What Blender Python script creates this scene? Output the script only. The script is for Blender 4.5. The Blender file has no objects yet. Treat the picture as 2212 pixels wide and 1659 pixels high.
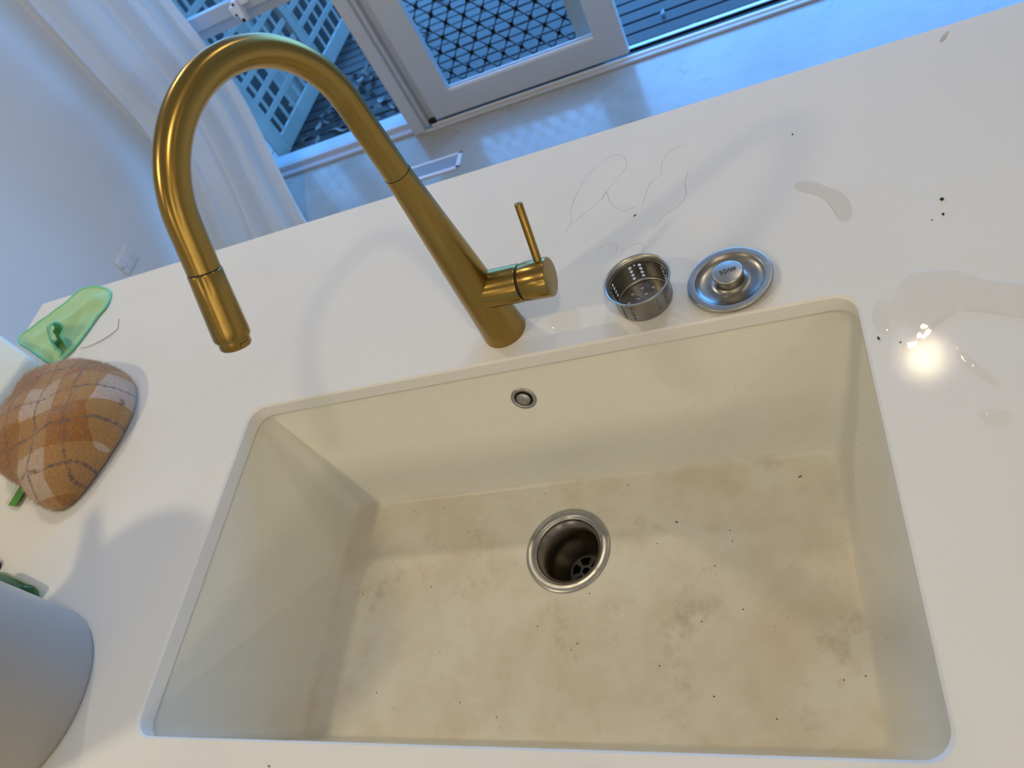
import bpy, bmesh, math, random
from mathutils import Vector, Matrix, noise

random.seed(7)
PI = math.pi
S = bpy.context.scene
COL = S.collection

# ------------------------------------------------------------------ camera, world, lights, exposure
CAM = Vector((0.34093, -0.31318, 0.60064))
RIGHT = Vector((0.9074166, 0.1016301, -0.4077579))
DOWN = Vector((-0.1619733, -0.8107580, -0.5625266))
FWD = Vector((-0.3877626, 0.5764918, -0.7192339))
cd = bpy.data.cameras.new('camera')
cd.sensor_width = 36.0
cd.sensor_fit = 'HORIZONTAL'
cd.lens = 36.0 * 1598.14 / 2212.0
cd.clip_start = 0.02
cd.clip_end = 200
cd.dof.use_dof = True
cd.dof.focus_distance = 0.80
cd.dof.aperture_fstop = 8.5
cam = bpy.data.objects.new('camera', cd)
COL.objects.link(cam)
m = Matrix.Identity(4)
for i, v in enumerate((RIGHT, -DOWN, -FWD)):
    m[0][i], m[1][i], m[2][i] = v
m.translation = CAM
cam.matrix_world = m
S.camera = cam

S.view_settings.view_transform = 'Standard'
S.view_settings.look = 'None'
S.view_settings.exposure = 0.0
S.view_settings.gamma = 1.0
S.view_settings.use_curve_mapping = False

W = bpy.data.worlds.new('dusk_sky')
S.world = W
W.use_nodes = True
SKY_STRENGTH = 5.8
bg = W.node_tree.nodes['Background']
# dusk sky: pale at the horizon, deeper blue overhead
_t = W.node_tree
_c = _t.nodes.new('ShaderNodeTexCoord')
_x = _t.nodes.new('ShaderNodeSeparateXYZ')
_r = _t.nodes.new('ShaderNodeValToRGB')
_t.links.new(_c.outputs['Generated'], _x.inputs[0])
_t.links.new(_x.outputs['Z'], _r.inputs[0])
_r.color_ramp.elements[0].position = 0.0
_r.color_ramp.elements[0].color = (0.165, 0.50, 1.0, 1)
_r.color_ramp.elements[1].position = 0.85
_r.color_ramp.elements[1].color = (0.075, 0.31, 0.95, 1)
_t.links.new(_r.outputs[0], bg.inputs['Color'])
bg.inputs['Strength'].default_value = SKY_STRENGTH

LAMP_W = 6.0
LAMP_COL = (1.0, 0.83, 0.545)
for lx, ks in ((-1.0, (1.35, 1.15, 1.1, 1.0)), (0.62, (0.50, 0.82, 0.9, 1.0)), (2.2, (0.05, 0.20, 0.8))):
    for ly, k in zip((1.18, -0.5, -2.2, -3.9), ks):
        ld = bpy.data.lights.new('downlight', 'AREA')
        ld.shape = 'DISK'
        ld.size = 0.10
        ld.energy = LAMP_W * k
        ld.color = LAMP_COL
        lo = bpy.data.objects.new('downlight', ld)
        lo.location = (lx, ly, 1.488)
        COL.objects.link(lo)

# warm strip under the wall cupboards of the opposite bench, behind the camera
ld = bpy.data.lights.new('cupboard_strip_light', 'AREA')
ld.shape = 'RECTANGLE'
ld.size = 2.4
ld.size_y = 0.03
ld.energy = 8.5
ld.color = LAMP_COL
lo = bpy.data.objects.new('cupboard_strip_light', ld)
lo.location = (1.0, -1.95, 0.62)
lo.rotation_euler = (math.radians(50), 0, math.radians(18))
COL.objects.link(lo)

# ------------------------------------------------------------------ materials
def mat(name, col=(0.8, 0.8, 0.8), rough=0.5, metal=0.0, **kw):
    M = bpy.data.materials.new(name)
    M.use_nodes = True
    b = M.node_tree.nodes['Principled BSDF']
    b.inputs['Base Color'].default_value = (*col, 1)
    b.inputs['Roughness'].default_value = rough
    b.inputs['Metallic'].default_value = metal
    for k, v in kw.items():
        b.inputs[k.replace('_', ' ')].default_value = v
    return M

class NT:
    def __init__(s, M):
        s.t = M.node_tree
        s.b = s.t.nodes.get('Principled BSDF')
    def n(s, typ, ins=None, **props):
        nd = s.t.nodes.new(typ)
        for k, v in props.items():
            setattr(nd, k, v)
        for k, v in (ins or {}).items():
            if hasattr(v, 'is_output') or isinstance(v, bpy.types.NodeSocket):
                s.t.links.new(v, nd.inputs[k])
            else:
                nd.inputs[k].default_value = v
        return nd
    def link(s, a, b):
        s.t.links.new(a, b)
    def coord(s, kind='Object'):
        return s.n('ShaderNodeTexCoord').outputs[kind]
    def math(s, op, a, b=None, c=None, clamp=False):
        nd = s.n('ShaderNodeMath', operation=op, use_clamp=clamp)
        for i, v in enumerate((a, b, c)):
            if v is None:
                continue
            if isinstance(v, bpy.types.NodeSocket):
                s.t.links.new(v, nd.inputs[i])
            else:
                nd.inputs[i].default_value = v
        return nd.outputs[0]
    def mix(s, fac, a, b):
        nd = s.n('ShaderNodeMix', data_type='RGBA')
        for i, v in ((0, fac), (6, a), (7, b)):
            if isinstance(v, bpy.types.NodeSocket):
                s.t.links.new(v, nd.inputs[i])
            else:
                nd.inputs[i].default_value = v if i == 0 else (*v, 1)
        return nd.outputs[2]
    def noise(s, vec, scale, detail=3, rough=0.5):
        nd = s.n('ShaderNodeTexNoise', {'Scale': scale, 'Detail': detail, 'Roughness': rough})
        s.link(vec, nd.inputs['Vector'])
        return nd.outputs['Fac']
    def ramp(s, fac, lo, hi):
        nd = s.n('ShaderNodeMapRange', {'From Min': lo, 'From Max': hi})
        s.link(fac, nd.inputs['Value'])
        return nd.outputs[0]
    def bump(s, h, strength, dist=0.001):
        nd = s.n('ShaderNodeBump', {'Strength': strength, 'Distance': dist})
        s.link(h, nd.inputs['Height'])
        s.link(nd.outputs[0], s.b.inputs['Normal'])

def m_stone():
    M = mat('white_engineered_stone', (0.78, 0.775, 0.765), 0.10, 0.0, Specular_IOR_Level=0.13)
    t = NT(M); o = t.coord()
    f = t.ramp(t.noise(o, 3.0, 4), 0.35, 0.7)
    t.link(t.mix(f, (0.80, 0.795, 0.785), (0.765, 0.76, 0.745)), t.b.inputs['Base Color'])
    sm = t.ramp(t.noise(o, 7.0, 5, 0.6), 0.42, 0.66)
    t.link(t.math('MULTIPLY_ADD', sm, 0.02, 0.045), t.b.inputs['Roughness'])
    t.bump(t.noise(o, 1400.0, 2), 0.045, 0.0004)
    return M

def m_composite():
    M = mat('cream_composite', (0.74, 0.70, 0.58), 0.34)
    t = NT(M); o = t.coord()
    xyz = t.n('ShaderNodeSeparateXYZ'); t.link(o, xyz.inputs[0])
    low = t.ramp(xyz.outputs['Z'], 0.008, 0.0005)
    big = t.ramp(t.noise(o, 5.5, 5, 0.62), 0.40, 0.68)
    fine = t.ramp(t.noise(o, 22.0, 6, 0.7), 0.45, 0.72)
    dark = t.ramp(t.noise(o, 9.0, 6, 0.75), 0.57, 0.74)
    base = t.mix(t.ramp(t.noise(o, 60, 2), 0.3, 0.7), (0.765, 0.765, 0.70), (0.745, 0.745, 0.675))
    st = t.math('MULTIPLY', low, t.math('MULTIPLY_ADD', big, 0.55, 0.22))
    c1 = t.mix(st, base, (0.62, 0.52, 0.385))
    st2 = t.math('MULTIPLY', low, t.math('MULTIPLY', dark, 0.62))
    c2 = t.mix(st2, c1, (0.36, 0.285, 0.19))
    st3 = t.math('MULTIPLY', low, t.math('MULTIPLY', fine, 0.14))
    c3 = t.mix(st3, c2, (0.45, 0.36, 0.25))
    t.link(c3, t.b.inputs['Base Color'])
    t.bump(t.noise(o, 700, 2), 0.12, 0.0005)
    return M

def m_brass():
    M = mat('brushed_brass', (0.355, 0.235, 0.068), 0.24, 1.0, Anisotropic=0.62)
    t = NT(M)
    t.b.inputs['Roughness'].default_value = 0.275
    tn = t.n('ShaderNodeTangent', direction_type='UV_MAP')
    t.link(tn.outputs[0], t.b.inputs['Tangent'])
    return M

def m_steel(name='stained_steel', col=(0.45, 0.44, 0.425), rough=0.36, stain=(0.23, 0.19, 0.14)):
    M = mat(name, col, rough, 1.0)
    t = NT(M); o = t.coord()
    f = t.ramp(t.noise(o, 45, 5, 0.65), 0.46, 0.72)
    t.link(t.mix(t.math('MULTIPLY', f, 0.55), col, stain), t.b.inputs['Base Color'])
    t.link(t.math('MULTIPLY_ADD', f, 0.18, rough - 0.04), t.b.inputs['Roughness'])
    return M

def m_floor():
    M = mat('limewashed_concrete', (0.42, 0.39, 0.34), 0.2, 0.0, Specular_IOR_Level=0.62)
    t = NT(M); o = t.coord()
    a = t.ramp(t.noise(o, 2.2, 6, 0.65), 0.35, 0.68)
    b2 = t.ramp(t.noise(o, 14, 5, 0.7), 0.60, 0.74)
    c = t.mix(a, (0.44, 0.415, 0.36), (0.33, 0.305, 0.255))
    c = t.mix(t.math('MULTIPLY', b2, 0.6), c, (0.20, 0.18, 0.16))
    t.link(c, t.b.inputs['Base Color'])
    t.link(t.math('MULTIPLY_ADD', a, 0.10, 0.13), t.b.inputs['Roughness'])
    t.bump(t.noise(o, 9, 4), 0.12, 0.004)
    return M

def m_noise(name, c1, c2, scale, rough, bump=0.0, stretch=(1, 1, 1), bdist=0.001):
    M = mat(name, c1, rough)
    t = NT(M); o = t.coord()
    mp = t.n('ShaderNodeMapping', {'Scale': stretch}); t.link(o, mp.inputs[0])
    f = t.noise(mp.outputs[0], scale, 4, 0.6)
    t.link(t.mix(t.ramp(f, 0.3, 0.7), c1, c2), t.b.inputs['Base Color'])
    if bump:
        t.bump(f, bump, bdist)
    return M

def m_thin(name, tint, ior, rough=0.0, mixcol=None, solid=0.0):
    """thin clear sheet or film: transparent with a Fresnel gloss"""
    M = bpy.data.materials.new(name); M.use_nodes = True
    t = NT(M); nt = M.node_tree
    nt.nodes.remove(t.b)
    out = nt.nodes['Material Output']
    tr = t.n('ShaderNodeBsdfTransparent', {'Color': (*tint, 1)})
    gl = t.n('ShaderNodeBsdfGlossy', {'Roughness': rough})
    # two-sided Schlick reflectance, the same from above and from below the sheet
    f0 = ((ior - 1) / (ior + 1)) ** 2
    lw = t.n('ShaderNodeLayerWeight', {'Blend': 0.5})
    fr = t.math('MULTIPLY_ADD', t.math('POWER', lw.outputs['Facing'], 5.0), 1 - f0, f0)
    mx = t.n('ShaderNodeMixShader')
    t.link(fr, mx.inputs[0]); t.link(tr.outputs[0], mx.inputs[1]); t.link(gl.outputs[0], mx.inputs[2])
    last = mx.outputs[0]
    if mixcol:
        df = t.n('ShaderNodeBsdfDiffuse', {'Color': (*mixcol, 1)})
        m2 = t.n('ShaderNodeMixShader', {0: solid})
        t.link(last, m2.inputs[1]); t.link(df.outputs[0], m2.inputs[2]); last = m2.outputs[0]
    t.link(last, out.inputs[0])
    return M

def m_sheer():
    M = bpy.data.materials.new('sheer_white_fabric'); M.use_nodes = True
    t = NT(M); nt = M.node_tree; nt.nodes.remove(t.b)
    out = nt.nodes['Material Output']
    df = t.n('ShaderNodeBsdfDiffuse', {'Color': (0.80, 0.80, 0.79, 1)})
    tl = t.n('ShaderNodeBsdfTranslucent', {'Color': (0.80, 0.80, 0.80, 1)})
    tr = t.n('ShaderNodeBsdfTransparent')
    a = t.n('ShaderNodeMixShader', {0: 0.22}); t.link(df.outputs[0], a.inputs[1]); t.link(tl.outputs[0], a.inputs[2])
    b = t.n('ShaderNodeMixShader', {0: 0.06}); t.link(a.outputs[0], b.inputs[1]); t.link(tr.outputs[0], b.inputs[2])
    t.link(b.outputs[0], out.inputs[0])
    return M

PLAID_A = math.radians(-14)
def m_plaid(lift=0.0):
    M = mat('mustard_plaid_wool', (0.4, 0.2, 0.05), 0.9)
    t = NT(M); o = t.coord()
    wn = t.n('ShaderNodeTexNoise', {'Scale': 13.0, 'Detail': 2.0}); t.link(o, wn.inputs['Vector'])
    sub = t.n('ShaderNodeVectorMath', operation='SUBTRACT'); t.link(wn.outputs['Color'], sub.inputs[0]); sub.inputs[1].default_value = (0.5, 0.5, 0.5)
    sc = t.n('ShaderNodeVectorMath', operation='SCALE'); t.link(sub.outputs[0], sc.inputs[0]); sc.inputs['Scale'].default_value = 0.026
    ad = t.n('ShaderNodeVectorMath', operation='ADD'); t.link(o, ad.inputs[0]); t.link(sc.outputs[0], ad.inputs[1])
    mp = t.n('ShaderNodeMapping', {'Rotation': (0, 0, PLAID_A), 'Location': (0.012, 0.018, 0)}); t.link(ad.outputs[0], mp.inputs[0])
    xyz = t.n('ShaderNodeSeparateXYZ'); t.link(mp.outputs[0], xyz.inputs[0])
    P = 0.122
    bands, lines = [], []
    for ax in ('X', 'Y'):
        u = t.math('FRACT', t.math('DIVIDE', xyz.outputs[ax], P))
        bands.append(t.math('GREATER_THAN', u, 0.5))
        v = t.math('ABSOLUTE', t.math('SUBTRACT', t.math('FRACT', t.math('MULTIPLY', u, 2.0)), 0.5))
        lines.append(t.math('LESS_THAN', v, 0.040))
    s = t.math('ADD', bands[0], bands[1])
    pale, midc, darkc = (0.56, 0.42, 0.33), (0.42, 0.215, 0.060), (0.33, 0.125, 0.012)
    c = t.mix(t.math('MINIMUM', s, 1.0), pale, midc)
    c = t.mix(t.math('GREATER_THAN', s, 1.5), c, darkc)
    ln = t.math('MAXIMUM', lines[0], lines[1])
    fz = t.ramp(t.noise(o, 160, 3), 0.30, 0.62)
    c = t.mix(t.math('MULTIPLY', t.math('MULTIPLY', ln, 0.85), fz), c, (0.085, 0.062, 0.075))
    c = t.mix(t.math('MULTIPLY', t.ramp(t.noise(o, 420, 4, 0.7), 0.42, 0.70), 0.45), c, (0.15, 0.07, 0.02))
    c = t.mix(t.math('MULTIPLY', t.ramp(t.noise(o, 240, 4, 0.7), 0.50, 0.75), 0.35), c, (0.62, 0.45, 0.28))
    if lift:
        c = t.mix(lift, c, (0.75, 0.60, 0.45))
    t.link(c, t.b.inputs['Base Color'])
    t.b.inputs['Sheen Weight'].default_value = 0.25
    t.b.inputs['Sheen Roughness'].default_value = 0.6
    t.bump(t.noise(o, 500, 4), 0.6, 0.002)
    return M

MAT = dict(
    stone=m_stone(), sink=m_composite(), brass=m_brass(), steel=m_steel(), floor=m_floor(),
    steel_dark=mat('drain_steel', (0.23, 0.205, 0.175), 0.30, 1.0),
    steel_dull=m_steel('water_stained_steel', (0.33, 0.32, 0.305), 0.34, (0.19, 0.155, 0.11)),
    black=mat('black_rubber', (0.008, 0.008, 0.009), 0.4),
    gloss_black=mat('black_gloss', (0.012, 0.012, 0.013), 0.12),
    wall=m_noise('wall_paint', (0.83, 0.83, 0.82), (0.815, 0.815, 0.805), 3, 0.6),
    ceil=mat('ceiling_paint', (0.80, 0.80, 0.79), 0.7),
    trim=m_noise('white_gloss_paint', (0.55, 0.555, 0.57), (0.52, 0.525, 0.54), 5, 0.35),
    plastic=mat('white_plastic', (0.82, 0.83, 0.86), 0.35),
    cabinet=mat('white_cabinet', (0.72, 0.71, 0.69), 0.4),
    wood=m_noise('weathered_deck_wood', (0.022, 0.014, 0.015), (0.014, 0.009, 0.010), 6, 0.40, 0.03, (0.15, 3, 3), 0.0004),
    wood_dark=m_noise('dark_fence_wood', (0.030, 0.027, 0.026), (0.02, 0.018, 0.018), 4, 0.8, 0.2, (3, 3, 0.2)),
    lattice=m_noise('pale_weathered_paint', (0.27, 0.27, 0.24), (0.22, 0.22, 0.19), 7, 0.7, 0.2),
    post_grey=m_noise('grey_paint', (0.17, 0.16, 0.15), (0.13, 0.125, 0.12), 6, 0.7),
    soil=mat('dark_soil', (0.012, 0.011, 0.010), 0.9, 0.0, Specular_IOR_Level=0.05),
    glass=m_thin('window_glass', (0.93, 0.95, 0.95), 1.26),
    water=m_thin('water_film', (0.99, 0.985, 0.975), 1.33, 0.03),
    watermark=m_thin('dried_water_mark', (0.95, 0.94, 0.93), 1.1, 0.3, (0.45, 0.42, 0.38), 0.12),
    drip=m_thin('dried_beige_drip', (0.90, 0.88, 0.82), 1.1, 0.3, (0.55, 0.50, 0.40), 0.15),
    grime=m_thin('soap_smear', (0.95, 0.94, 0.93), 1.3, 0.25),
    sheer=m_sheer(), plaid=m_plaid(), plaid_fuzz=m_plaid(0.34),
    green_cloth=m_noise('lime_microfibre', (0.46, 0.68, 0.36), (0.38, 0.63, 0.36), 30, 0.9, 0.3),
    green_edge=mat('mint_overlock_thread', (0.20, 0.66, 0.46), 0.8),
    white_cloth=m_noise('white_cotton', (0.70, 0.77, 0.77), (0.66, 0.74, 0.75), 60, 0.9, 0.3),
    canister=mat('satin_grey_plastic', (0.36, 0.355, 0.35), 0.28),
    green_glass=mat('green_glass', (0.10, 0.36, 0.12), 0.04, 0, Transmission_Weight=0.85, IOR=1.5),
    label_green=mat('green_label', (0.07, 0.27, 0.015), 0.5),
    label_white=mat('white_label', (0.62, 0.60, 0.54), 0.6),
    straw=mat('dry_straw', (0.25, 0.20, 0.15), 0.7),
    crumb=mat('black_crumb', (0.01, 0.009, 0.008), 0.6),
    crumb_brown=mat('brown_crumb', (0.22, 0.10, 0.03), 0.7),
    seed_green=mat('green_crumb', (0.16, 0.15, 0.03), 0.7),
    leaf=m_noise('dead_leaf', (0.30, 0.27, 0.22), (0.15, 0.13, 0.10), 20, 0.6),
    leaf_green=m_noise('pale_green_leaf', (0.22, 0.30, 0.24), (0.16, 0.22, 0.18), 20, 0.5),
    alu_black=mat('black_powdercoat', (0.012, 0.014, 0.016), 0.5),
    alu_white=mat('pale_screen_frame', (0.42, 0.43, 0.40), 0.5),
    brass_groove=mat('dark_groove', (0.012, 0.010, 0.008), 0.5),
    render=mat('pale_brick', (0.42, 0.42, 0.41), 0.8),
)

MAT['wood'].node_tree.nodes['Principled BSDF'].inputs['Specular IOR Level'].default_value = 0.30

# ------------------------------------------------------------------ mesh helpers (all shapes are written in world coordinates)
def wloc(p):
    v = Vector((0, 0, 0))
    while p is not None:
        v += Vector(p.location)
        p = p.parent
    return v

def obj(name, bm, material, parent=None, smooth=True, angle=20, origin=None, up=False):
    if smooth:
        for f in bm.faces:
            f.smooth = True
        lim = math.radians(angle)
        for e in bm.edges:
            if len(e.link_faces) == 2 and e.calc_face_angle(0) > lim:
                e.smooth = False
    bmesh.ops.recalc_face_normals(bm, faces=bm.faces)
    if up and sum(f.normal.z * f.calc_area() for f in bm.faces) < 0:
        bmesh.ops.reverse_faces(bm, faces=bm.faces[:])
    base = wloc(parent) if parent is not None else Vector((0, 0, 0))
    o0 = Vector(origin) if origin is not None else base
    for v in bm.verts:
        v.co -= o0
    me = bpy.data.meshes.new(name)
    bm.to_mesh(me)
    bm.free()
    me.materials.append(MAT[material] if isinstance(material, str) else material)
    o = bpy.data.objects.new(name, me)
    o.location = o0 - base
    COL.objects.link(o)
    if parent is not None:
        o.parent = parent
    return o

def tag(o, label=None, cat=None, group=None, kind=None):
    if label: o['label'] = label
    if cat: o['category'] = cat
    if group: o['group'] = group
    if kind: o['kind'] = kind
    return o

def thing(name, label, cat, loc, group=None):
    o = bpy.data.objects.new(name, None)
    o.empty_display_size = 0.02
    o.location = loc
    COL.objects.link(o)
    return tag(o, label, cat, group)

def setting(name, loc=(0, 0, 0)):
    o = bpy.data.objects.new(name, None)
    o.location = loc
    COL.objects.link(o)
    o['kind'] = 'structure'
    return o

def B():
    return bmesh.new()

def box(bm, x0, x1, y0, y1, z0, z1, bev=0.0, seg=2, M=None):
    r = bmesh.ops.create_cube(bm, size=1.0)
    vs = r['verts']
    bmesh.ops.scale(bm, vec=(x1 - x0, y1 - y0, z1 - z0), verts=vs)
    bmesh.ops.translate(bm, vec=((x0 + x1) / 2, (y0 + y1) / 2, (z0 + z1) / 2), verts=vs)
    if bev:
        es = list({e for v in vs for e in v.link_edges})
        rr = bmesh.ops.bevel(bm, geom=es, offset=bev, segments=seg, affect='EDGES', profile=0.5)
        vs = list({v for f in rr['faces'] for v in f.verts} | {v for v in vs if v.is_valid})
    if M is not None:
        bmesh.ops.transform(bm, matrix=M, verts=vs)
    return bm

def rings(bm, loops, close_u=True, cap0=False, cap1=False):
    vv = [[bm.verts.new(p) for p in lp] for lp in loops]
    uvl = bm.loops.layers.uv.verify()
    for r_, (a, b) in enumerate(zip(vv[:-1], vv[1:])):
        n = len(a)
        for i in range(n if close_u else n - 1):
            j = (i + 1) % n
            try:
                f = bm.faces.new((a[i], a[j], b[j], b[i]))
            except ValueError:
                continue
            for lo_, q in zip(f.loops, ((r_, i), (r_, i + 1), (r_ + 1, i + 1), (r_ + 1, i))):
                lo_[uvl].uv = (q[0] * 0.02, q[1] / n)
    if cap0: bm.faces.new(vv[0][::-1])
    if cap1: bm.faces.new(vv[-1])
    return vv

def frame_of(axis):
    a = Vector(axis).normalized()
    h = Vector((0, 0, 1)) if abs(a.z) < 0.9 else Vector((1, 0, 0))
    u = a.cross(h).normalized()
    return a, u, a.cross(u).normalized()

def lathe(bm, prof, base=(0, 0, 0), axis=(0, 0, 1), n=48, cap0=False, cap1=False):
    a, u, w = frame_of(axis)
    if abs(a.z) > 0.999:
        u, w = Vector((1, 0, 0)), Vector((0, 1, 0))
    base = Vector(base)
    lp = []
    for r, h in prof:
        lp.append([base + a * h + (u * math.cos(2 * PI * i / n) + w * math.sin(2 * PI * i / n)) * r for i in range(n)])
    rings(bm, lp, True, cap0, cap1)
    return bm

def tube(bm, pts, rad, n=12, cap=True):
    pts = [Vector(p) for p in pts]
    k = len(pts)
    rr = rad if isinstance(rad, (list, tuple)) else [rad] * k
    tg = []
    for i in range(k):
        t = (pts[min(i + 1, k - 1)] - pts[max(i - 1, 0)])
        tg.append(t.normalized() if t.length > 0 else Vector((0, 0, 1)))
    _, u, _ = frame_of(tg[0])
    lp = []
    for i in range(k):
        u = (u - tg[i] * u.dot(tg[i])).normalized()
        w = tg[i].cross(u)
        lp.append([pts[i] + (u * math.cos(2 * PI * j / n) + w * math.sin(2 * PI * j / n)) * rr[i] for j in range(n)])
    rings(bm, lp, True, cap, cap)
    return bm

def rrect(x0, x1, y0, y1, r, z, seg=8):
    pts = []
    for cx, cy, a0 in ((x1 - r, y1 - r, 0), (x0 + r, y1 - r, 90), (x0 + r, y0 + r, 180), (x1 - r, y0 + r, 270)):
        for i in range(seg + 1):
            a = math.radians(a0 + 90 * i / seg)
            pts.append(Vector((cx + r * math.cos(a), cy + r * math.sin(a), z)))
    return pts

def rrect_sides(x0, x1, y0, y1, r, z, seg=8, ns=24, ne=14):
    """rounded rectangle with extra points along its straight sides"""
    c = rrect(x0, x1, y0, y1, r, z, seg)
    q = seg + 1
    out = []
    for k in range(4):
        out += c[k * q:(k + 1) * q]
        a, b = c[k * q + q - 1], c[((k + 1) % 4) * q]
        n = ns if k % 2 == 0 else ne
        out += [a.lerp(b, i / n) for i in range(1, n)]
    return out

def smooth_closed(pts, sub=6):
    out, n = [], len(pts)
    P = [Vector(p) for p in pts]
    for i in range(n):
        p0, p1, p2, p3 = P[i - 1], P[i], P[(i + 1) % n], P[(i + 2) % n]
        for k in range(sub):
            t = k / sub
            out.append(0.5 * ((2 * p1) + (p2 - p0) * t + (2 * p0 - 5 * p1 + 4 * p2 - p3) * t * t + (3 * p1 - p0 - 3 * p2 + p3) * t ** 3))
    return out

def smooth_open(pts, sub=6):
    P = [Vector(p) for p in pts]
    P = [2 * P[0] - P[1]] + P + [2 * P[-1] - P[-2]]
    out = []
    for i in range(1, len(P) - 2):
        p0, p1, p2, p3 = P[i - 1], P[i], P[i + 1], P[i + 2]
        for k in range(sub):
            t = k / sub
            out.append(0.5 * ((2 * p1) + (p2 - p0) * t + (2 * p0 - 5 * p1 + 4 * p2 - p3) * t * t + (3 * p1 - p0 - 3 * p2 + p3) * t ** 3))
    out.append(P[-2])
    return out

def one(name, bm, material, label, cat, origin, group=None, kind=None, **kw):
    return tag(obj(name, bm, material, None, origin=origin, **kw), label, cat, group, kind)

# ------------------------------------------------------------------ room shell
FZ, CZ = -0.90, 1.50
DW0, DW1 = 2.33, 2.46          # inner and outer face of the glazed wall
XL, XR, YB = -2.25, 3.30, -4.8
WX0, WX1, DX1 = -2.06, -1.08, 1.45   # window and sliding door opening
bm = box(B(), XL - 0.1, XR + 0.1, YB - 0.1, DW0 + 0.004, FZ - 0.08, FZ)
tag(obj('floor', bm, 'floor'), kind='structure')
bm = box(B(), XL - 0.1, XR + 0.1, YB - 0.1, DW1, CZ, CZ + 0.1)
tag(obj('ceiling', bm, 'ceil'), kind='structure')
tag(obj('wall_left', box(B(), XL - 0.1, XL, YB, DW1, FZ, CZ), 'wall'), kind='structure')
tag(obj('wall_right', box(B(), XR, XR + 0.1, YB, DW1, FZ, CZ), 'wall'), kind='structure')
tag(obj('wall_front', box(B(), XL, XR, YB - 0.1, YB, FZ, CZ), 'wall'), kind='structure')
bm = box(B(), XL, WX0, DW0, DW1, FZ, CZ)
box(bm, DX1, XR, DW0, DW1, FZ, CZ)
box(bm, WX0, DX1, DW0, DW1, 1.20, CZ)
tag(obj('wall_back', bm, 'wall'), kind='structure')

# window_1 : double hung sash left of the mullion
w1 = setting('window_1', (WX0, DW0, FZ))
Z0 = -0.865
bm = box(B(), WX0, WX1, DW0 - 0.002, DW0 + 0.05, FZ, -0.885, 0.003)
box(bm, WX0, WX1, DW0 + 0.035, DW1 + 0.01, FZ, Z0, 0.004)
obj('sill', bm, 'trim', w1)
bm = box(B(), WX0, WX0 + 0.045, DW0, DW1, Z0, 1.20, 0.003)
box(bm, WX0, WX1, DW0, DW1, 1.155, 1.20, 0.003)
obj('outer_frame', bm, 'trim', w1)
for yy, z0, z1, nm in ((DW0 + 0.045, Z0, -0.200, 'lower_sash'), (DW0 + 0.015, -0.208, 1.155, 'upper_sash')):
    bm = B()
    zr = (z1 - 0.052, z1) if nm == 'lower_sash' else (z0, z0 + 0.052)
    box(bm, WX0 + 0.045, WX1, yy, yy + 0.035, zr[0], zr[1], 0.004)
    ss = obj(nm, bm, 'trim', w1)
    pz = (z0, z1 - 0.05) if nm == 'lower_sash' else (z0 + 0.05, z1)
    obj('pane', box(B(), WX0 + 0.045, WX1, yy + 0.015, yy + 0.019, pz[0], pz[1]), 'glass', ss, smooth=False)
bm = box(B(), -1.475, -1.425, DW0 - 0.012, DW0 + 0.02, -0.210, -0.168, 0.006)
box(bm, -1.448, -1.424, DW0 - 0.022, DW0 + 0.01, -0.232, -0.150, 0.005)
box(bm, -1.424, -1.385, DW0 - 0.006, DW0 + 0.02, -0.180, -0.150, 0.005)
lt = obj('latch', bm, 'plastic', w1)
bm = lathe(B(), [(0.0005, 0), (0.007, 0), (0.007, 0.003), (0.0005, 0.003)], (-1.436, DW0 - 0.024, -0.222), (0, -1, 0), 16)
lathe(bm, [(0.0005, 0), (0.0045, 0), (0.0045, 0.003), (0.0005, 0.003)], (-1.436, DW0 - 0.024, -0.160), (0, -1, 0), 16)
lathe(bm, [(0.0005, 0), (0.0045, 0), (0.0045, 0.003), (0.0005, 0.003)], (-1.458, DW0 - 0.0135, -0.20), (0, -1, 0), 16)
obj('screw', bm, 'black', lt)

# trim_1 : mullion with its door channel; trim_2 : threshold
t1 = setting('trim_1', (-1.05, DW0, FZ))
bm = box(B(), WX1, -1.022, DW0 - 0.022, DW1 + 0.02, FZ, 1.20, 0.004)
obj('mullion', bm, 'trim', t1)
bm = box(B(), -1.022, -0.945, DW0 + 0.030, DW1, FZ + 0.012, 1.20, 0.002)
box(bm, -1.022, -1.004, DW0 - 0.004, DW0 + 0.04, FZ + 0.012, 1.20, 0.002)
obj('jamb_channel', bm, 'trim', t1)
bm = box(B(), -1.004, -0.974, DW0 + 0.008, DW0 + 0.03, FZ + 0.012, FZ + 0.028)
obj('hole_shade', bm, 'black', t1)  # black block put in for the shade of the hole inside the channel
bm = box(B(), -1.022, DX1, DW0 - 0.030, DW0 - 0.014, FZ, FZ + 0.012, 0.004)
obj('floor_bead', bm, 'trim', t1)
t2 = setting('trim_2', (0, DW0, FZ))
bm = box(B(), -1.0, DX1, DW0 + 0.006, DW0 + 0.020, FZ - 0.03, FZ + 0.010, 0.003)
box(bm, -1.0, DX1, DW0 + 0.135, DW0 + 0.172, FZ - 0.09, FZ - 0.040, 0.003)
obj('track_lip', bm, 'plastic', t2)
bm = box(B(), -1.0, DX1, DW0 + 0.020, DW0 + 0.138, FZ - 0.09, FZ - 0.035)
for yy in (0.045, 0.075, 0.105):
    box(bm, -1.0, DX1, DW0 + yy, DW0 + yy + 0.006, FZ - 0.04, FZ - 0.018)
obj('track', bm, 'alu_black', t2)

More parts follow.
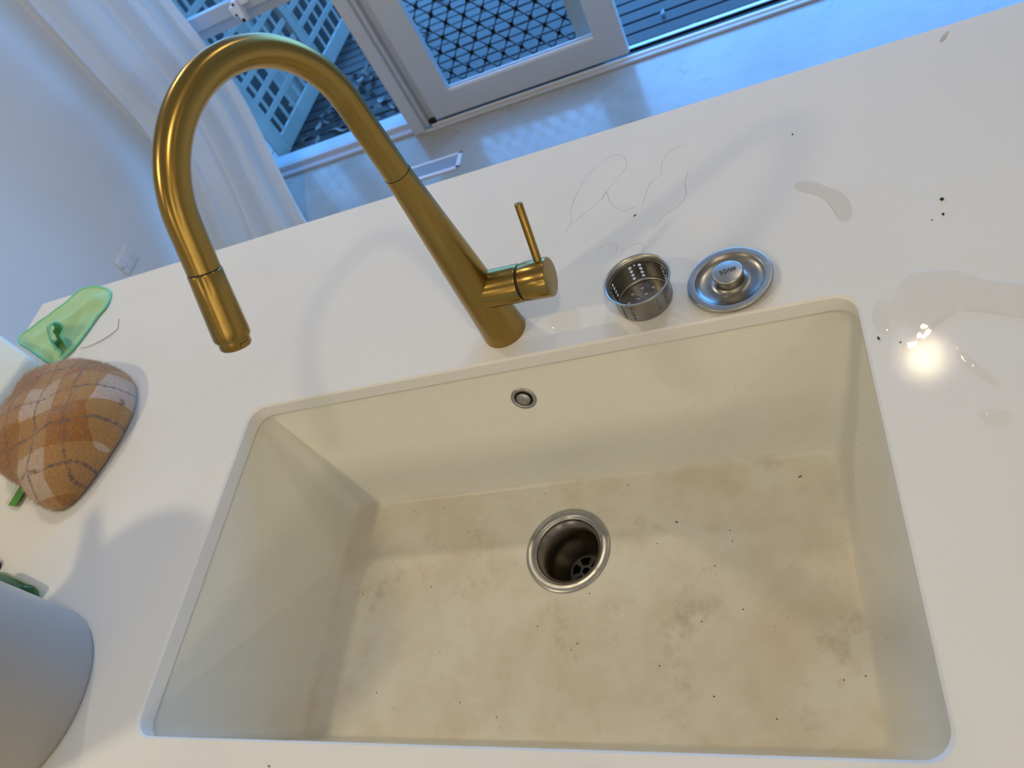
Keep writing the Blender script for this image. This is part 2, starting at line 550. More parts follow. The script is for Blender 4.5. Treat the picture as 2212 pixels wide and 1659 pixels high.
# door_1 : glazed sliding panel parked beside the mullion
PY0, PY1 = DW0 + 0.004, DW0 + 0.042
d1 = setting('door_1', (-0.55, DW0, FZ + 0.012))
PZ0, PZ1 = FZ + 0.026, 1.19
for x0, x1 in ((-0.966, -0.857), (-0.240, -0.134)):
    obj('stile', box(B(), x0, x1, PY0, PY1, PZ0, PZ1, 0.0006), 'trim', d1)
obj('rail', box(B(), -0.857, -0.240, PY0, PY1, PZ0, -0.778, 0.0005), 'trim', d1)
obj('rail', box(B(), -0.857, -0.240, PY0, PY1, 1.08, PZ1, 0.002), 'trim', d1)
bm = box(B(), -0.857, -0.240, PY0 + 0.016, PY0 + 0.021, -0.778, 1.08)
obj('pane', bm, 'glass', d1, smooth=False)
bm = box(B(), -0.857, -0.240, PY0 + 0.007, PY0 + 0.014, -0.7785, -0.769, 0.001)
box(bm, -0.857, -0.240, PY0 + 0.023, PY0 + 0.031, -0.7785, -0.766, 0.001)
obj('glazing_bead', bm, 'plastic', d1)

# door_2 : security screen with a diamond grille, standing behind door_1
d2 = setting('door_2', (-0.6, 2.42, FZ))
SY = 2.415
SX0, SX1 = -0.915, -0.255
for x0, x1 in ((SX0 - 0.055, SX0), (SX1 - 0.058, SX1)):
    obj('stile', box(B(), x0, x1, SY - 0.012, SY + 0.012, FZ - 0.015, 1.15, 0.002), 'alu_white', d2)
obj('rail', box(B(), SX0, SX1 - 0.058, SY - 0.012, SY + 0.012, FZ - 0.015, -0.862, 0.002), 'alu_white', d2)
# diamond grille: pitch .078 x .096, swollen at the crossings
bm = B()
GX, GZ = 0.0780, 0.0960
nx, nz = -0.373, -0.650
x_lo, x_hi, z_lo, z_hi = SX0, SX1 - 0.058, -0.862, 0.62
def strand(ax, az, bx_, bz):
    n = 6
    top, bot = [], []
    A, Bv = Vector((ax, 0, az)), Vector((bx_, 0, bz))
    d = (Bv - A); L = d.length; d.normalize()
    nrm = Vector((-d.z, 0, d.x))
    lp = []
    for i in range(n + 1):
        t = i / n
        e = min(t, 1 - t) * 2
        w = 0.0021 + 0.0052 * (1 - e) ** 2.6
        c = A + d * (L * t)
        lp.append([Vector((c.x + nrm.x * s * w, SY + q, c.z + nrm.z * s * w)) for s, q in ((1, -0.003), (1, 0.003), (-1, 0.003), (-1, -0.003))])
    rings(bm, lp, True, True, True)
for i in range(-40, 41):
    for j in range(-8, 60):
        if (i + j) % 2:
            continue
        x, z = nx + i * GX / 2, nz + j * GZ / 2
        for dx, dz in ((GX / 2, GZ / 2), (GX / 2, -GZ / 2)):
            x2, z2 = x + dx, z + dz
            if x_lo - 0.03 < min(x, x2) and max(x, x2) < x_hi + 0.03 and z_lo - 0.03 < min(z, z2) and max(z, z2) < z_hi:
                strand(x, z, x2, z2)
obj('grille', bm, 'alu_black', d2, smooth=False)

# ------------------------------------------------------------------ outside: deck, fence, lattice, leaves
DKZ = -0.985
dk = setting('deck', (0, 3.5, DKZ))
PITCH, GAP = 0.0885, 0.0100
board_me = None
for k in range(36):
    y0 = 2.500 + k * PITCH
    bm = None
    if board_me is None:
        bm = box(B(), -1.995, 4.5, y0, y0 + PITCH - GAP, DKZ - 0.022, DKZ, 0.0035)
        o = obj('deck_board', bm, 'wood', dk)
        board_me, y_first = o.data, y0
    else:
        o = bpy.data.objects.new('deck_board', board_me)
        COL.objects.link(o)
        o.parent = dk
        o.location = (random.uniform(-0.05, 0.05), y0 - y_first, random.uniform(-0.0012, 0.0012))
obj('joist_bed', box(B(), -1.995, 4.5, DW1, 6.0, DKZ - 0.30, DKZ - 0.20), 'soil', dk)

gd = box(B(), -14, 16, 6.0, 26, -1.30, -1.25)
box(gd, -14, -1.995, DW1 + 0.1, 6.0, -1.30, -1.25)
tag(obj('garden_ground', gd, 'soil'), kind='structure')
# lattice screen, panel plane turned slightly from the house axis
lz = thing('lattice_screen', 'pale painted square lattice screen standing on the deck outside the left window', 'lattice screen', (-1.965, 2.73, DKZ))
LA = math.atan(0.066)
LM = Matrix.Translation((-1.968, 2.73, 0)) @ Matrix.Rotation(-LA, 4, 'Z') @ Matrix.Translation((0, 0, 0))
def lbox(y0, y1, z0, z1, x0, x1, bev=0.002):
    return box(B(), x0, x1, y0, y1, z0, z1, bev, 2, LM)
LTOP = 0.62
obj('stile', lbox(-0.105, 0.008, DKZ - 0.04, LTOP, -0.022, 0.012), 'lattice', lz)
obj('stile', lbox(0.605, 0.668, DKZ + 0.075, LTOP, -0.022, 0.012), 'lattice', lz)
obj('stile', lbox(1.30, 1.40, DKZ, LTOP, -0.022, 0.012), 'lattice', lz)
obj('rail', lbox(0.008, 1.30, DKZ + 0.002, DKZ + 0.082, -0.006, 0.012), 'lattice', lz)
obj('rail', lbox(0.008, 1.30, LTOP - 0.08, LTOP, -0.020, 0.012), 'lattice', lz)
zc = -0.801
while zc < LTOP - 0.1:
    obj('slat', lbox(0.006, 0.606, zc - 0.015, zc + 0.015, -0.002, 0.005, 0.001), 'lattice', lz)
    obj('slat', lbox(0.666, 1.302, zc - 0.015, zc + 0.015, -0.002, 0.005, 0.001), 'lattice', lz)
    zc += 0.0905
yc = 0.068
while yc < 1.30:
    if not 0.60 < yc < 0.68:
        obj('slat', lbox(yc - 0.0105, yc + 0.0105, DKZ + 0.075, LTOP - 0.07, -0.0065, -0.0015, 0.001), 'lattice', lz)
    yc += 0.0905
po = thing('veranda_post', 'grey square veranda post right behind the middle stile of the lattice', 'post', (-2.06, 3.25, DKZ))
obj('shaft', box(B(), -2.10, -2.00, 3.19, 3.30, DKZ, 1.3, 0.004), 'post_grey', po)
obj('foot_plate', box(B(), -2.12, -1.985, 3.175, 3.315, DKZ, DKZ + 0.012, 0.002), 'post_grey', po)
# pale masonry pier at the house corner with mortar joints
pr = thing('masonry_pier', 'pale block pier at the house corner between lattice and window', 'pier', (-2.02, 2.55, DKZ))
for k in range(22):
    z0 = DKZ + k * 0.086
    obj('block', box(B(), -2.10 + 0.004 * (k % 2), -1.955 + 0.003 * ((k * 7) % 3), 2.475, 2.61 - 0.003 * (k % 2), z0 + 0.003, z0 + 0.083, 0.003), 'render', pr)
obj('mortar_core', box(B(), -2.095, -1.962, 2.48, 2.603, DKZ, 0.9), 'soil', pr)

def leaf_mesh(seed, ln=0.075, wd=0.042):
    rnd = random.Random(seed)
    bm = B()
    rows = []
    cur, tw = rnd.uniform(0.3, 1.1), rnd.uniform(-0.6, 0.6)
    n = 7
    for i in range(n + 1):
        t = i / n
        w = wd * 0.5 * math.sin(PI * min(0.98, max(0.02, t)) ** 0.8)
        x = (t - 0.5) * ln
        zz = 0.030 * cur * (2 * t - 1) ** 2
        row = []
        for s in (-1, -0.5, 0, 0.5, 1):
            row.append(Vector((x, w * s, zz + abs(s) * w * 0.65 * cur + tw * s * w * (t - 0.5))))
        rows.append(row)
    vv = rings(bm, rows, False)
    zmin = min(v.co.z for v in bm.verts)
    for v in bm.verts:
        v.co.z -= zmin
    for f in bm.faces:
        f.smooth = True
    bmesh.ops.solidify(bm, geom=bm.faces[:], thickness=0.0009)
    me = bpy.data.meshes.new('dry_leaf')
    bm.to_mesh(me); bm.free()
    return me
LEAF = [leaf_mesh(s) for s in range(6)]
for me in LEAF: me.materials.append(MAT['leaf'])
def leaf(x, y, z, rz, sc, i, tilt=(0, 0)):
    o = bpy.data.objects.new('dry_leaf', LEAF[i])
    o.location = (x, y, z)
    o.rotation_euler = (tilt[0], tilt[1], rz)
    o.scale = (sc, sc, sc)
    COL.objects.link(o)
    tag(o, 'dry curled leaf in the litter on the shaded deck below the lattice', 'leaf', 'dry leaves on the shaded deck')
rl = random.Random(11)
placed = []
for k in range(150):
    t = rl.random()
    if k % 5 < 2:
        x, y = -1.86 + rl.gauss(0, 0.07) + 0.15 * t, 2.60 + 0.15 * rl.random() + 0.25 * t
    elif k % 5 < 4:
        x, y = -1.52 + rl.gauss(0, 0.13), 2.95 + rl.gauss(0, 0.22)
    else:
        x, y = rl.uniform(-1.90, -1.2), rl.uniform(2.6, 3.9)
    x = max(x, -1.875 + 0.07 * (y - 2.7)); y = max(y, 2.56)
    if any(math.hypot(x - a, y - b) < 0.062 for a, b in placed): continue
    placed.append((x, y))
    leaf(x, y, DKZ + 0.003 + 0.02 * rl.random() ** 3, rl.uniform(0, 6.28), rl.uniform(0.7, 1.25), rl.randrange(6), (rl.uniform(-.35, .35), rl.uniform(-.35, .35)))
def far_leaf(x, y, z, rz, sc, i, material, label):
    o = bpy.data.objects.new('fallen_leaf', LEAF[i].copy())
    o.data.materials[0] = MAT[material]
    o.location = (x, y, z); o.rotation_euler = (0.1, 0.15, rz); o.scale = (sc,) * 3
    COL.objects.link(o)
    tag(o, label, 'leaf')
far_leaf(0.165, 2.545, DKZ + 0.002, 0.5, 0.8, 1, 'leaf_green', 'larger pale green leaf on the deck board next to the open door track')
far_leaf(0.105, 2.560, DKZ + 0.002, 0.2, 0.65, 3, 'leaf_green', 'small dark edged green leaf just left of the larger pale green one on the deck')
far_leaf(-0.03, 2.735, DKZ + 0.002, 1.4, 0.45, 2, 'white_cloth', 'single small whitish petal on the open deck boards')

# ------------------------------------------------------------------ curtain, outlet, floor vent
bm = B()
NX, NZ = 150, 60
TOPZ = 1.42
loops = []
for j in range(NZ + 1):
    t = j / NZ
    z = TOPZ + (FZ + 0.004 - TOPZ) * t
    fl = min(1.0, max(0.0, (-0.35 - z) / 0.55))          # flare towards the floor
    row = []
    for i in range(NX + 1):
        s = i / NX
        x = -2.085 + 0.512 * s + 0.035 * (1 - t) * (1 - s)
        y = 2.185 - 0.11 * s * (1 - s) - 0.30 * fl ** 1.5
        ph = s * 21 + 2.2 * math.sin(s * 6 + 0.6 * t) + 0.7 * t
        amp = 0.020 + 0.020 * math.sin(s * 11 + 1) ** 2 + 0.012 * fl
        y += amp * math.sin(ph) + 0.010 * math.sin(2.3 * ph + 3 * t) + 0.014 * fl * noise.noise((s * 9, t * 14, 0.3))
        x += 0.012 * math.cos(ph * 1.1) + 0.075 * fl ** 3 * s
        row.append(Vector((x, min(y, 2.285), z)))
    loops.append(row)
rings(bm, loops, False)
cu = thing('curtain', 'sheer white curtain hanging in folds to the floor beside the left window', 'curtain', (-1.83, 2.15, FZ))
obj('drape', bm, 'sheer', cu)
bm = tube(B(), [(-2.12, 2.17, 1.45), (-1.50, 2.17, 1.45)], 0.012, 16)
obj('rod', bm, 'steel', cu)

ox = XL
ou = thing('power_outlet', 'white double power outlet low on the left wall beyond the worktop', 'outlet', (ox, 1.735, -0.675))
OY0, OY1, OZ0, OZ1 = 1.680, 1.782, -0.715, -0.643
obj('face_plate', box(B(), ox + 0.0005, ox + 0.010, OY0, OY1, OZ0, OZ1, 0.004, 3), 'plastic', ou)
for yy in (OY0 + 0.028, OY0 + 0.073):
    zz = OZ0 + 0.022
    bm = B()
    for (dy, dz, a) in ((-0.007, 0.006, 0.5), (0.007, 0.006, -0.5), (0, -0.009, 0)):
        M = Matrix.Translation((ox + 0.0100, yy + dy, zz + dz)) @ Matrix.Rotation(a, 4, 'X')
        box(bm, -0.0003, 0.0006, -0.0011, 0.0011, -0.0042, 0.0042, 0, 1, M)
    obj('socket', bm, 'post_grey', ou, smooth=False)
    obj('switch', box(B(), ox + 0.0095, ox + 0.0135, yy - 0.006, yy + 0.006, OZ1 - 0.026, OZ1 - 0.009, 0.0015), 'plastic', ou)
bm = box(B(), ox + 0.0095, ox + 0.0112, OY0 + 0.004, OY0 + 0.0065, OZ0 + 0.028, OZ0 + 0.042)
obj('indicator', bm, 'black', ou, smooth=False)

VX0, VX1, VY0, VY1 = -1.10, -0.815, 1.985, 2.085
vt = thing('floor_vent', 'white slotted heating vent set in the floor near the window', 'vent', (-0.95, 2.03, FZ))
bm = B()
for a in ((VX0, VX1, VY0, VY0 + 0.016), (VX0, VX1, VY1 - 0.012, VY1), (VX0, VX0 + 0.016, VY0, VY1), (VX1 - 0.016, VX1, VY0, VY1)):
    box(bm, *a, FZ, FZ + 0.006, 0.0015)
obj('vent_frame', bm, 'plastic', vt)
obj('duct', box(B(), VX0 + 0.01, VX1 - 0.01, VY0 + 0.01, VY1 - 0.008, FZ + 0.0004, FZ + 0.0012), 'black', vt)
bm = B()
for k in range(44):
    x = VX0 + 0.018 + k * 0.0058
    box(bm, x, x + 0.0014, VY0 + 0.014, VY1 - 0.011, FZ + 0.001, FZ + 0.0045)
lv = obj('louvres', bm, 'plastic', vt, smooth=False)
lv['kind'] = 'stuff'

# ------------------------------------------------------------------ worktop, island cabinet, sink
HX, HYB, HYF = 0.38, 0.2071, -0.2071
WT = 0.020
TX0, TX1, TY0, TY1 = -1.081, 2.05, -0.335, 0.5895
bm = B()
ch = 0.0018
CR = 0.022
N8 = 9
def outer_for(inner):
    out = []
    for p in inner:
        # project each hole vertex to the worktop rim so the quads stay clean
        dx, dy = p.x / (HX), p.y / HYB
        if abs(dy) >= abs(dx):
            out.append(Vector((p.x, TY1 if p.y > 0 else TY0, p.z)))
        else:
            out.append(Vector((TX1 if p.x > 0 else TX0, p.y, p.z)))
    return out
hole_top = rrect(-HX - ch * 0.3, HX + ch * 0.3, HYF - ch * 0.3, HYB + ch * 0.3, CR, 0.0, N8)
# split the slab: plate around the hole from four straight-edged strips plus corner fans
def plate(bm, z, hole, flip):
    n = len(hole)
    vin = [bm.verts.new((p.x, p.y, z)) for p in hole]
    corners = [bm.verts.new(c + (z,)) for c in ((TX1, TY1), (TX0, TY1), (TX0, TY0), (TX1, TY0))]
    q = N8 + 1
    for c in range(4):
        for i in range(q - 1):
            f = (corners[c], vin[c * q + i + 1], vin[c * q + i])
            bm.faces.new(f[::-1] if flip else f)
        a, b2 = vin[c * q + q - 1], vin[((c + 1) % 4) * q]
        f = (corners[c], corners[(c + 1) % 4], b2, a)
        bm.faces.new(f[::-1] if flip else f)
    return vin, corners
vin_t, co_t = plate(bm, 0.0, hole_top, False)
hole_mid = [bm.verts.new(p) for p in rrect(-HX + ch, HX - ch, HYF + ch, HYB - ch, CR, -ch * 1.3, N8)]
vin_b, co_b = plate(bm, -WT, rrect(-HX + ch, HX - ch, HYF + ch, HYB - ch, CR, -WT, N8), True)
n = len(vin_t)
for i in range(n):
    j = (i + 1) % n
    bm.faces.new((vin_t[i], vin_t[j], hole_mid[j], hole_mid[i]))
    bm.faces.new((hole_mid[i], hole_mid[j], vin_b[j], vin_b[i]))
for i in range(4):
    j = (i + 1) % 4
    bm.faces.new((co_t[i], co_b[i], co_b[j], co_t[j]))
bm.normal_update()
es = [e for e in bm.edges if all(v in co_t + co_b for v in e.verts)]
bmesh.ops.bevel(bm, geom=es, offset=0.0016, segments=2, affect='EDGES')
one('worktop', bm, 'stone', 'long white stone worktop with a rectangular sink cutout', 'worktop', (0, 0, -WT), angle=25)

isl = thing('island_cabinet', 'white kitchen island cabinet carrying the stone worktop', 'cabinet', (0.4, 0.1, FZ))
IX0, IX1, IY0, IY1 = -1.03, 1.98, -0.29, 0.36
obj('end_panel', box(B(), IX0, IX0 + 0.018, IY0, IY1, FZ, -WT, 0.001), 'cabinet', isl)
obj('end_panel', box(B(), IX1 - 0.018, IX1, IY0, IY1, FZ, -WT, 0.001), 'cabinet', isl)
obj('back_panel', box(B(), IX0 + 0.018, IX1 - 0.018, IY1 - 0.018, IY1, FZ, -WT, 0.001), 'cabinet', isl)
obj('bottom_panel', box(B(), IX0 + 0.018, IX1 - 0.018, IY0 + 0.03, IY1 - 0.018, FZ + 0.10, FZ + 0.118), 'cabinet', isl)
obj('plinth', box(B(), IX0 + 0.018, IX1 - 0.018, IY0 + 0.05, IY0 + 0.065, FZ, FZ + 0.10), 'cabinet', isl)
for k in range(5):
    w_ = (IX1 - IX0) / 5
    x0 = IX0 + k * w_
    dr = obj('cabinet_door', box(B(), x0 + 0.002, x0 + w_ - 0.002, IY0 - 0.018, IY0, FZ + 0.105, -WT - 0.012, 0.001), 'cabinet', isl)
    obj('handle', tube(B(), [(x0 + w_ - 0.05, IY0 - 0.045, -0.30), (x0 + w_ - 0.05, IY0 - 0.045, -0.14)], 0.005, 10), 'brass', dr)

sk = thing('undermount_sink', 'large cream composite sink bowl set under the white worktop', 'sink', (0, 0, -0.21))
BZ = -0.210
def sring(t, z, r):
    """t runs 0 at the rim, 1 at the bowl floor"""
    xl = -0.3825 + 0.0465 * t
    xr = 0.3825 - 0.0435 * t
    yb = 0.2096 - 0.0515 * t
    yf = -0.2096 + 0.0445 * t
    return rrect_sides(xl, xr, yf, yb, r, z, N8)
loops = [rrect_sides(-0.42, 0.42, -0.247, 0.247, 0.03, -WT - 0.0012, N8),
         rrect_sides(-0.3825, 0.3825, -0.2096, 0.2096, 0.021, -WT - 0.0012, N8),
         rrect_sides(-0.3825, 0.3825, -0.2096, 0.2096, 0.021, -WT - 0.0035, N8)]
for k in range(9):
    t = k / 8
    z = -0.024 + (-0.198 + 0.024) * t
    loops.append(sring(t * 0.94, z, 0.020 - 0.003 * t))
fr = 0.012
for k in range(1, 6):
    a = PI / 2 * k / 5
    t = 0.94 + 0.06 * math.sin(a) * 0.6
    ins = fr * (1 - math.cos(a))
    base_l = sring(0.94 + 0.06 * math.sin(a), 0, 0.017)
    z = -0.198 - fr * math.sin(a)
    cx, cy = 0.0015, -0.004
    lp = []
    for p in base_l:
        vx = p.x - cx; vy = p.y - cy
        lp.append(Vector((p.x - math.copysign(min(ins * 0.5, abs(vx)), vx), p.y - math.copysign(min(ins * 0.5, abs(vy)), vy), z)))
    loops.append(lp)
DC = Vector((0.0115, 0.0593, BZ))
# floor grades from the fillet to the round drain opening
n = len(loops[-1])
last = loops[-1]
for k in range(1, 7):
    t = k / 6
    lp = []
    for p in last:
        d = Vector((p.x - DC.x, p.y - DC.y, 0))
        q = DC + d.normalized() * 0.046
        v = p.lerp(Vector((q.x, q.y, BZ - 0.0006)), t)
        v.z = BZ - 0.0006 * t
        lp.append(v)
    loops.append(lp)
bm = B()
rings(bm, loops)
lower = [[Vector((p.x, p.y, p.z)) for p in loops[-1]], [Vector((p.x, p.y, BZ - 0.012)) for p in loops[-1]]]
rings(bm, lower)
# outer skin so that the bowl has thickness from below
skin = [rrect_sides(-0.42, 0.42, -0.247, 0.247, 0.03, -WT - 0.0012, N8), rrect_sides(-0.42, 0.42, -0.247, 0.247, 0.03, -WT - 0.012, N8),
        rrect_sides(-0.395, 0.395, -0.222, 0.222, 0.03, -WT - 0.014, N8), rrect_sides(-0.360, 0.360, -0.185, 0.185, 0.03, BZ - 0.010, N8),
        lower[1]]
rings(bm, skin)
bmesh.ops.remove_doubles(bm, verts=bm.verts, dist=0.00005)
obj('bowl', bm, 'sink', sk, angle=60)

# drain: flange ring, cup, slotted bottom
bm = lathe(B(), [(0.0555, 0.0002), (0.0554, 0.0011), (0.0549, 0.0015), (0.0466, 0.0011), (0.0456, 0.0006), (0.0450, -0.0010), (0.0432, -0.0014), (0.0424, -0.0024), (0.0420, -0.004)], DC, n=96)
fl = obj('drain_flange', bm, 'steel', sk)
bm = lathe(B(), [(0.0420, -0.003), (0.0412, -0.006), (0.0385, -0.006), (0.0385, -0.040), (0.0345, -0.050), (0.0235, -0.066), (0.0225, -0.069)], DC, n=72)
cup = obj('drain_cup', bm, 'steel_dark', sk)
bm = B()
zb = -0.070
n = 60
v0 = [bm.verts.new(DC + Vector((0.0235 * math.cos(2 * PI * i / n), 0.0235 * math.sin(2 * PI * i / n), zb))) for i in range(n)]
v1 = [bm.verts.new(DC + Vector((0.0185 * math.cos(2 * PI * i / n), 0.0185 * math.sin(2 * PI * i / n), zb))) for i in range(n)]
v2 = [bm.verts.new(DC + Vector((0.0085 * math.cos(2 * PI * i / n), 0.0085 * math.sin(2 * PI * i / n), zb))) for i in range(n)]
v3 = [bm.verts.new(DC + Vector((0.0050 * math.cos(2 * PI * i / n), 0.0050 * math.sin(2 * PI * i / n), zb))) for i in range(n)]
for i in range(n):
    j = (i + 1) % n
    bm.faces.new((v0[i], v0[j], v1[j], v1[i]))
    if (i % 12) >= 8:
        bm.faces.new((v1[i], v1[j], v2[j], v2[i]))
    bm.faces.new((v2[i], v2[j], v3[j], v3[i]))
obj('drain_grid', bm, 'steel_dark', cup)
obj('tailpipe', lathe(B(), [(0.026, zb - 0.001), (0.0255, zb - 0.045), (0.0005, zb - 0.046)], DC, n=40), 'black', cup)

# overflow on the back wall
tt = (0.068 - 0.024) / 0.174 * 0.94
OVY = 0.2096 - 0.0515 * tt
onorm = Vector((0, -1, 0.0515 * 0.94 / 0.174)).normalized()
OV = Vector((-0.0008, OVY, -0.068))
bm = lathe(B(), [(0.0163, -0.001), (0.0163, 0.0008), (0.0150, 0.0016), (0.0118, 0.0014), (0.0112, 0.0003)], OV, onorm, 48)
ov = obj('overflow_ring', bm, 'steel', sk)
obj('overflow_recess', lathe(B(), [(0.0113, 0.0012), (0.0110, 0.0006), (0.0005, 0.0004)], OV, onorm, 40), 'black', ov)
bm = lathe(B(), [(0.0088, 0.0004), (0.0090, 0.0022), (0.0084, 0.0030), (0.0005, 0.0031)], OV, onorm, 40)
obj('overflow_cap', bm, 'steel', ov)

# ------------------------------------------------------------------ faucet
FB = Vector((-0.0015, 0.2518, 0.0))
fa = thing('pull_out_faucet', 'brushed brass gooseneck kitchen faucet with pull-out nozzle behind the sink', 'faucet', FB)
TH, RA, HC, RT, AE = -1.9297, 0.1007, 0.3289, 0.0130, 2.7042
tilt = Vector((-0.009, 0.0013, 1)).normalized()
u = Vector((math.cos(TH), math.sin(TH), 0)); u = (u - tilt * u.dot(tilt)).normalized()
JH = 0.247
def up(h): return FB + tilt * h
bm = lathe(B(), [(0.0005, 0.0), (0.0268, 0.0), (0.0272, 0.0006), (0.0269, 0.003), (0.0240, 0.060), (0.0205, 0.130), (0.0165, 0.200), (0.0140, JH - 0.0004)], FB, tilt, 72)
obj('body', bm, 'brass', fa)
obj('joint_ring', lathe(B(), [(0.0136, JH - 0.003), (0.0134, JH + 0.003)], FB, tilt, 48), 'brass_groove', fa)
pts = [up(JH + 0.0003), up(JH + 0.02), up(JH + 0.05)]
for i in range(49):
    a = AE * i / 48
    pts.append(FB + u * (RA - RA * math.cos(a)) + tilt * (HC + RA * math.sin(a)))
tdir = (u * math.sin(AE) + tilt * math.cos(AE)).normalized()
E0 = pts[-1]
pts += [E0 + tdir * 0.012, E0 + tdir * 0.024, E0 + tdir * 0.0345]
bm = tube(B(), pts, [0.0136, 0.0134, 0.0131] + [RT] * (len(pts) - 3), 40, cap=False)
obj('spout', bm, 'brass', fa)
NJ = E0 + tdir * 0.0345
obj('nozzle_joint', lathe(B(), [(0.0005, -0.002), (0.01275, -0.002), (0.01275, 0.003), (0.0005, 0.003)], NJ, tdir, 40), 'black', fa)
bm = lathe(B(), [(0.0100, 0.0012), (0.0130, 0.0012), (0.0134, 0.002), (0.0140, 0.020), (0.0148, 0.050), (0.0149, 0.0565), (0.0143, 0.0582), (0.0126, 0.0586)], NJ, tdir, 48)
nzl = obj('spray_head', bm, 'brass', fa)
bm = lathe(B(), [(0.0126, 0.0580), (0.0128, 0.0650), (0.0120, 0.0662), (0.0100, 0.0662), (0.0100, 0.062), (0.0005, 0.062)], NJ, tdir, 48)
obj('aerator', bm, 'brass', nzl)
# small tool flat on the aerator, on the side facing the camera
ca = (CAM - NJ); ca = (ca - tdir * ca.dot(tdir)).normalized(); sa = tdir.cross(ca)
ca2 = (ca * math.cos(0.55) - sa * math.sin(0.55)).normalized(); sa2 = tdir.cross(ca2)
fm = Matrix((sa2, ca2, tdir)).transposed().to_4x4(); fm.translation = NJ + tdir * 0.0632 + ca2 * 0.0121
obj('tool_flat', box(B(), -0.0042, 0.0042, -0.0012, 0.0012, -0.0018, 0.0022, 0.0005, 2, fm), 'brass', nzl)
# side handle
PH = -0.035
hu = Vector((math.cos(PH), math.sin(PH), 0)); hn = Vector((-hu.y, hu.x, 0))
HH = 0.0715
HA = FB + Vector((0, 0, HH))
obj('handle_barrel', lathe(B(), [(0.0215, 0.004), (0.0217, 0.0520), (0.0212, 0.0532), (0.0190, 0.0534)], HA, hu, 64), 'brass', fa)
obj('handle_gap', lathe(B(), [(0.0198, 0.052), (0.0198, 0.058)], HA, hu, 48), 'brass_groove', fa)
bm = lathe(B(), [(0.0190, 0.0562), (0.0208, 0.0562), (0.0213, 0.0572), (0.0213, 0.0596), (0.0219, 0.0606), (0.0220, 0.0868), (0.0213, 0.0880), (0.0206, 0.08815), (0.0005, 0.0882)], HA, hu, 64)
hc = obj('handle_cap', bm, 'brass', fa)
PS = 0.385
ld_ = (hn * math.sin(PS) + Vector((0, 0, 1)) * math.cos(PS)).normalized()
L0 = HA + hu * 0.0800
bm = lathe(B(), [(0.0046, 0.017), (0.0046, 0.0855), (0.0042, 0.0868), (0.0005, 0.0872)], L0, ld_, 28)
obj('lever', bm, 'brass', hc)

# ------------------------------------------------------------------ strainer basket and drain lid
BC = Vector((0.1715, 0.2524, 0.0005))
bk = thing('strainer_basket', 'perforated steel strainer basket standing upright between faucet and drain lid', 'strainer', BC)
HOLES = []   # (angle, height) of the wall holes
for a0 in (100, 172, 244, 316, 28):
    for da in (-10, 10):
        for h in (0.0070, 0.0126, 0.0182, 0.0238):
            HOLES.append((a0 + da, h, 0.0020))
    HOLES.append((a0, 0.0252, 0.0012))
def wallR(h): return 0.0318 + 0.0008 * h / 0.03
NA, NH = 330, 42
bm = B()
grid = []
H0, H1 = 0.004, 0.0295
for j in range(NH + 1):
    h = H0 + (H1 - H0) * j / NH
    grid.append([bm.verts.new(BC + Vector((wallR(h) * math.cos(2 * PI * i / NA), wallR(h) * math.sin(2 * PI * i / NA), h))) for i in range(NA)])
def in_hole(a, h, grow=1.0):
    for ha, hh, hr in HOLES:
        d = (a - ha + 180) % 360 - 180
        if (math.radians(d) * 0.0318) ** 2 + (h - hh) ** 2 < (hr * grow) ** 2:
            return True
    return False
for j in range(NH):
    for i in range(NA):
        a = 360 * (i + 0.5) / NA
        h = H0 + (H1 - H0) * (j + 0.5) / NH
        if not in_hole(a, h):
            k = (i + 1) % NA
            bm.faces.new((grid[j][i], grid[j][k], grid[j + 1][k], grid[j + 1][i]))
bmesh.ops.delete(bm, geom=[v for v in bm.verts if not v.link_faces], context='VERTS')
# relax the hole outlines into circles
for v in bm.verts:
    if any(len(e.link_faces) == 1 for e in v.link_edges):
        p = v.co - BC
        a, h = math.degrees(math.atan2(p.y, p.x)), p.z
        for ha, hh, hr in HOLES:
            d = (a - ha + 180) % 360 - 180
            dx, dz = math.radians(d) * 0.0318, h - hh
            r_ = math.hypot(dx, dz)
            if 0 < r_ < hr * 1.9:
                dx, dz = dx / r_ * hr, dz / r_ * hr
                aa = math.radians(ha) + dx / 0.0318
                hh2 = hh + dz
                v.co = BC + Vector((wallR(hh2) * math.cos(aa), wallR(hh2) * math.sin(aa), hh2))
                break
for f in bm.faces: f.smooth = True
bmesh.ops.solidify(bm, geom=bm.faces[:], thickness=0.0007)
obj('basket_wall', bm, 'steel_dull', bk, angle=50)
# base with holes
bm = B()
NB, RB = 26, 0.0300
bh = []
for rr, cnt, a0 in ((0.0085, 5, 10), (0.0185, 9, 20)):
    for k in range(cnt):
        bh.append((rr * math.cos(math.radians(a0 + 360 * k / cnt)), rr * math.sin(math.radians(a0 + 360 * k / cnt))))
st = 0.00085
nn = int(RB / st) + 1
gv = {}
for ix in range(-nn, nn + 1):
    for iy in range(-nn, nn + 1):
        if math.hypot(ix * st, iy * st) <= RB:
            gv[ix, iy] = bm.verts.new(BC + Vector((ix * st, iy * st, 0.0012)))
for (ix, iy) in list(gv):
    q = [(ix, iy), (ix + 1, iy), (ix + 1, iy + 1), (ix, iy + 1)]
    if all(k in gv for k in q):
        cx, cy = (ix + .5) * st, (iy + .5) * st
        if not any(math.hypot(cx - hx, cy - hy) < 0.0021 for hx, hy in bh):
            bm.faces.new([gv[k] for k in q])
bmesh.ops.delete(bm, geom=[v for v in bm.verts if not v.link_faces], context='VERTS')
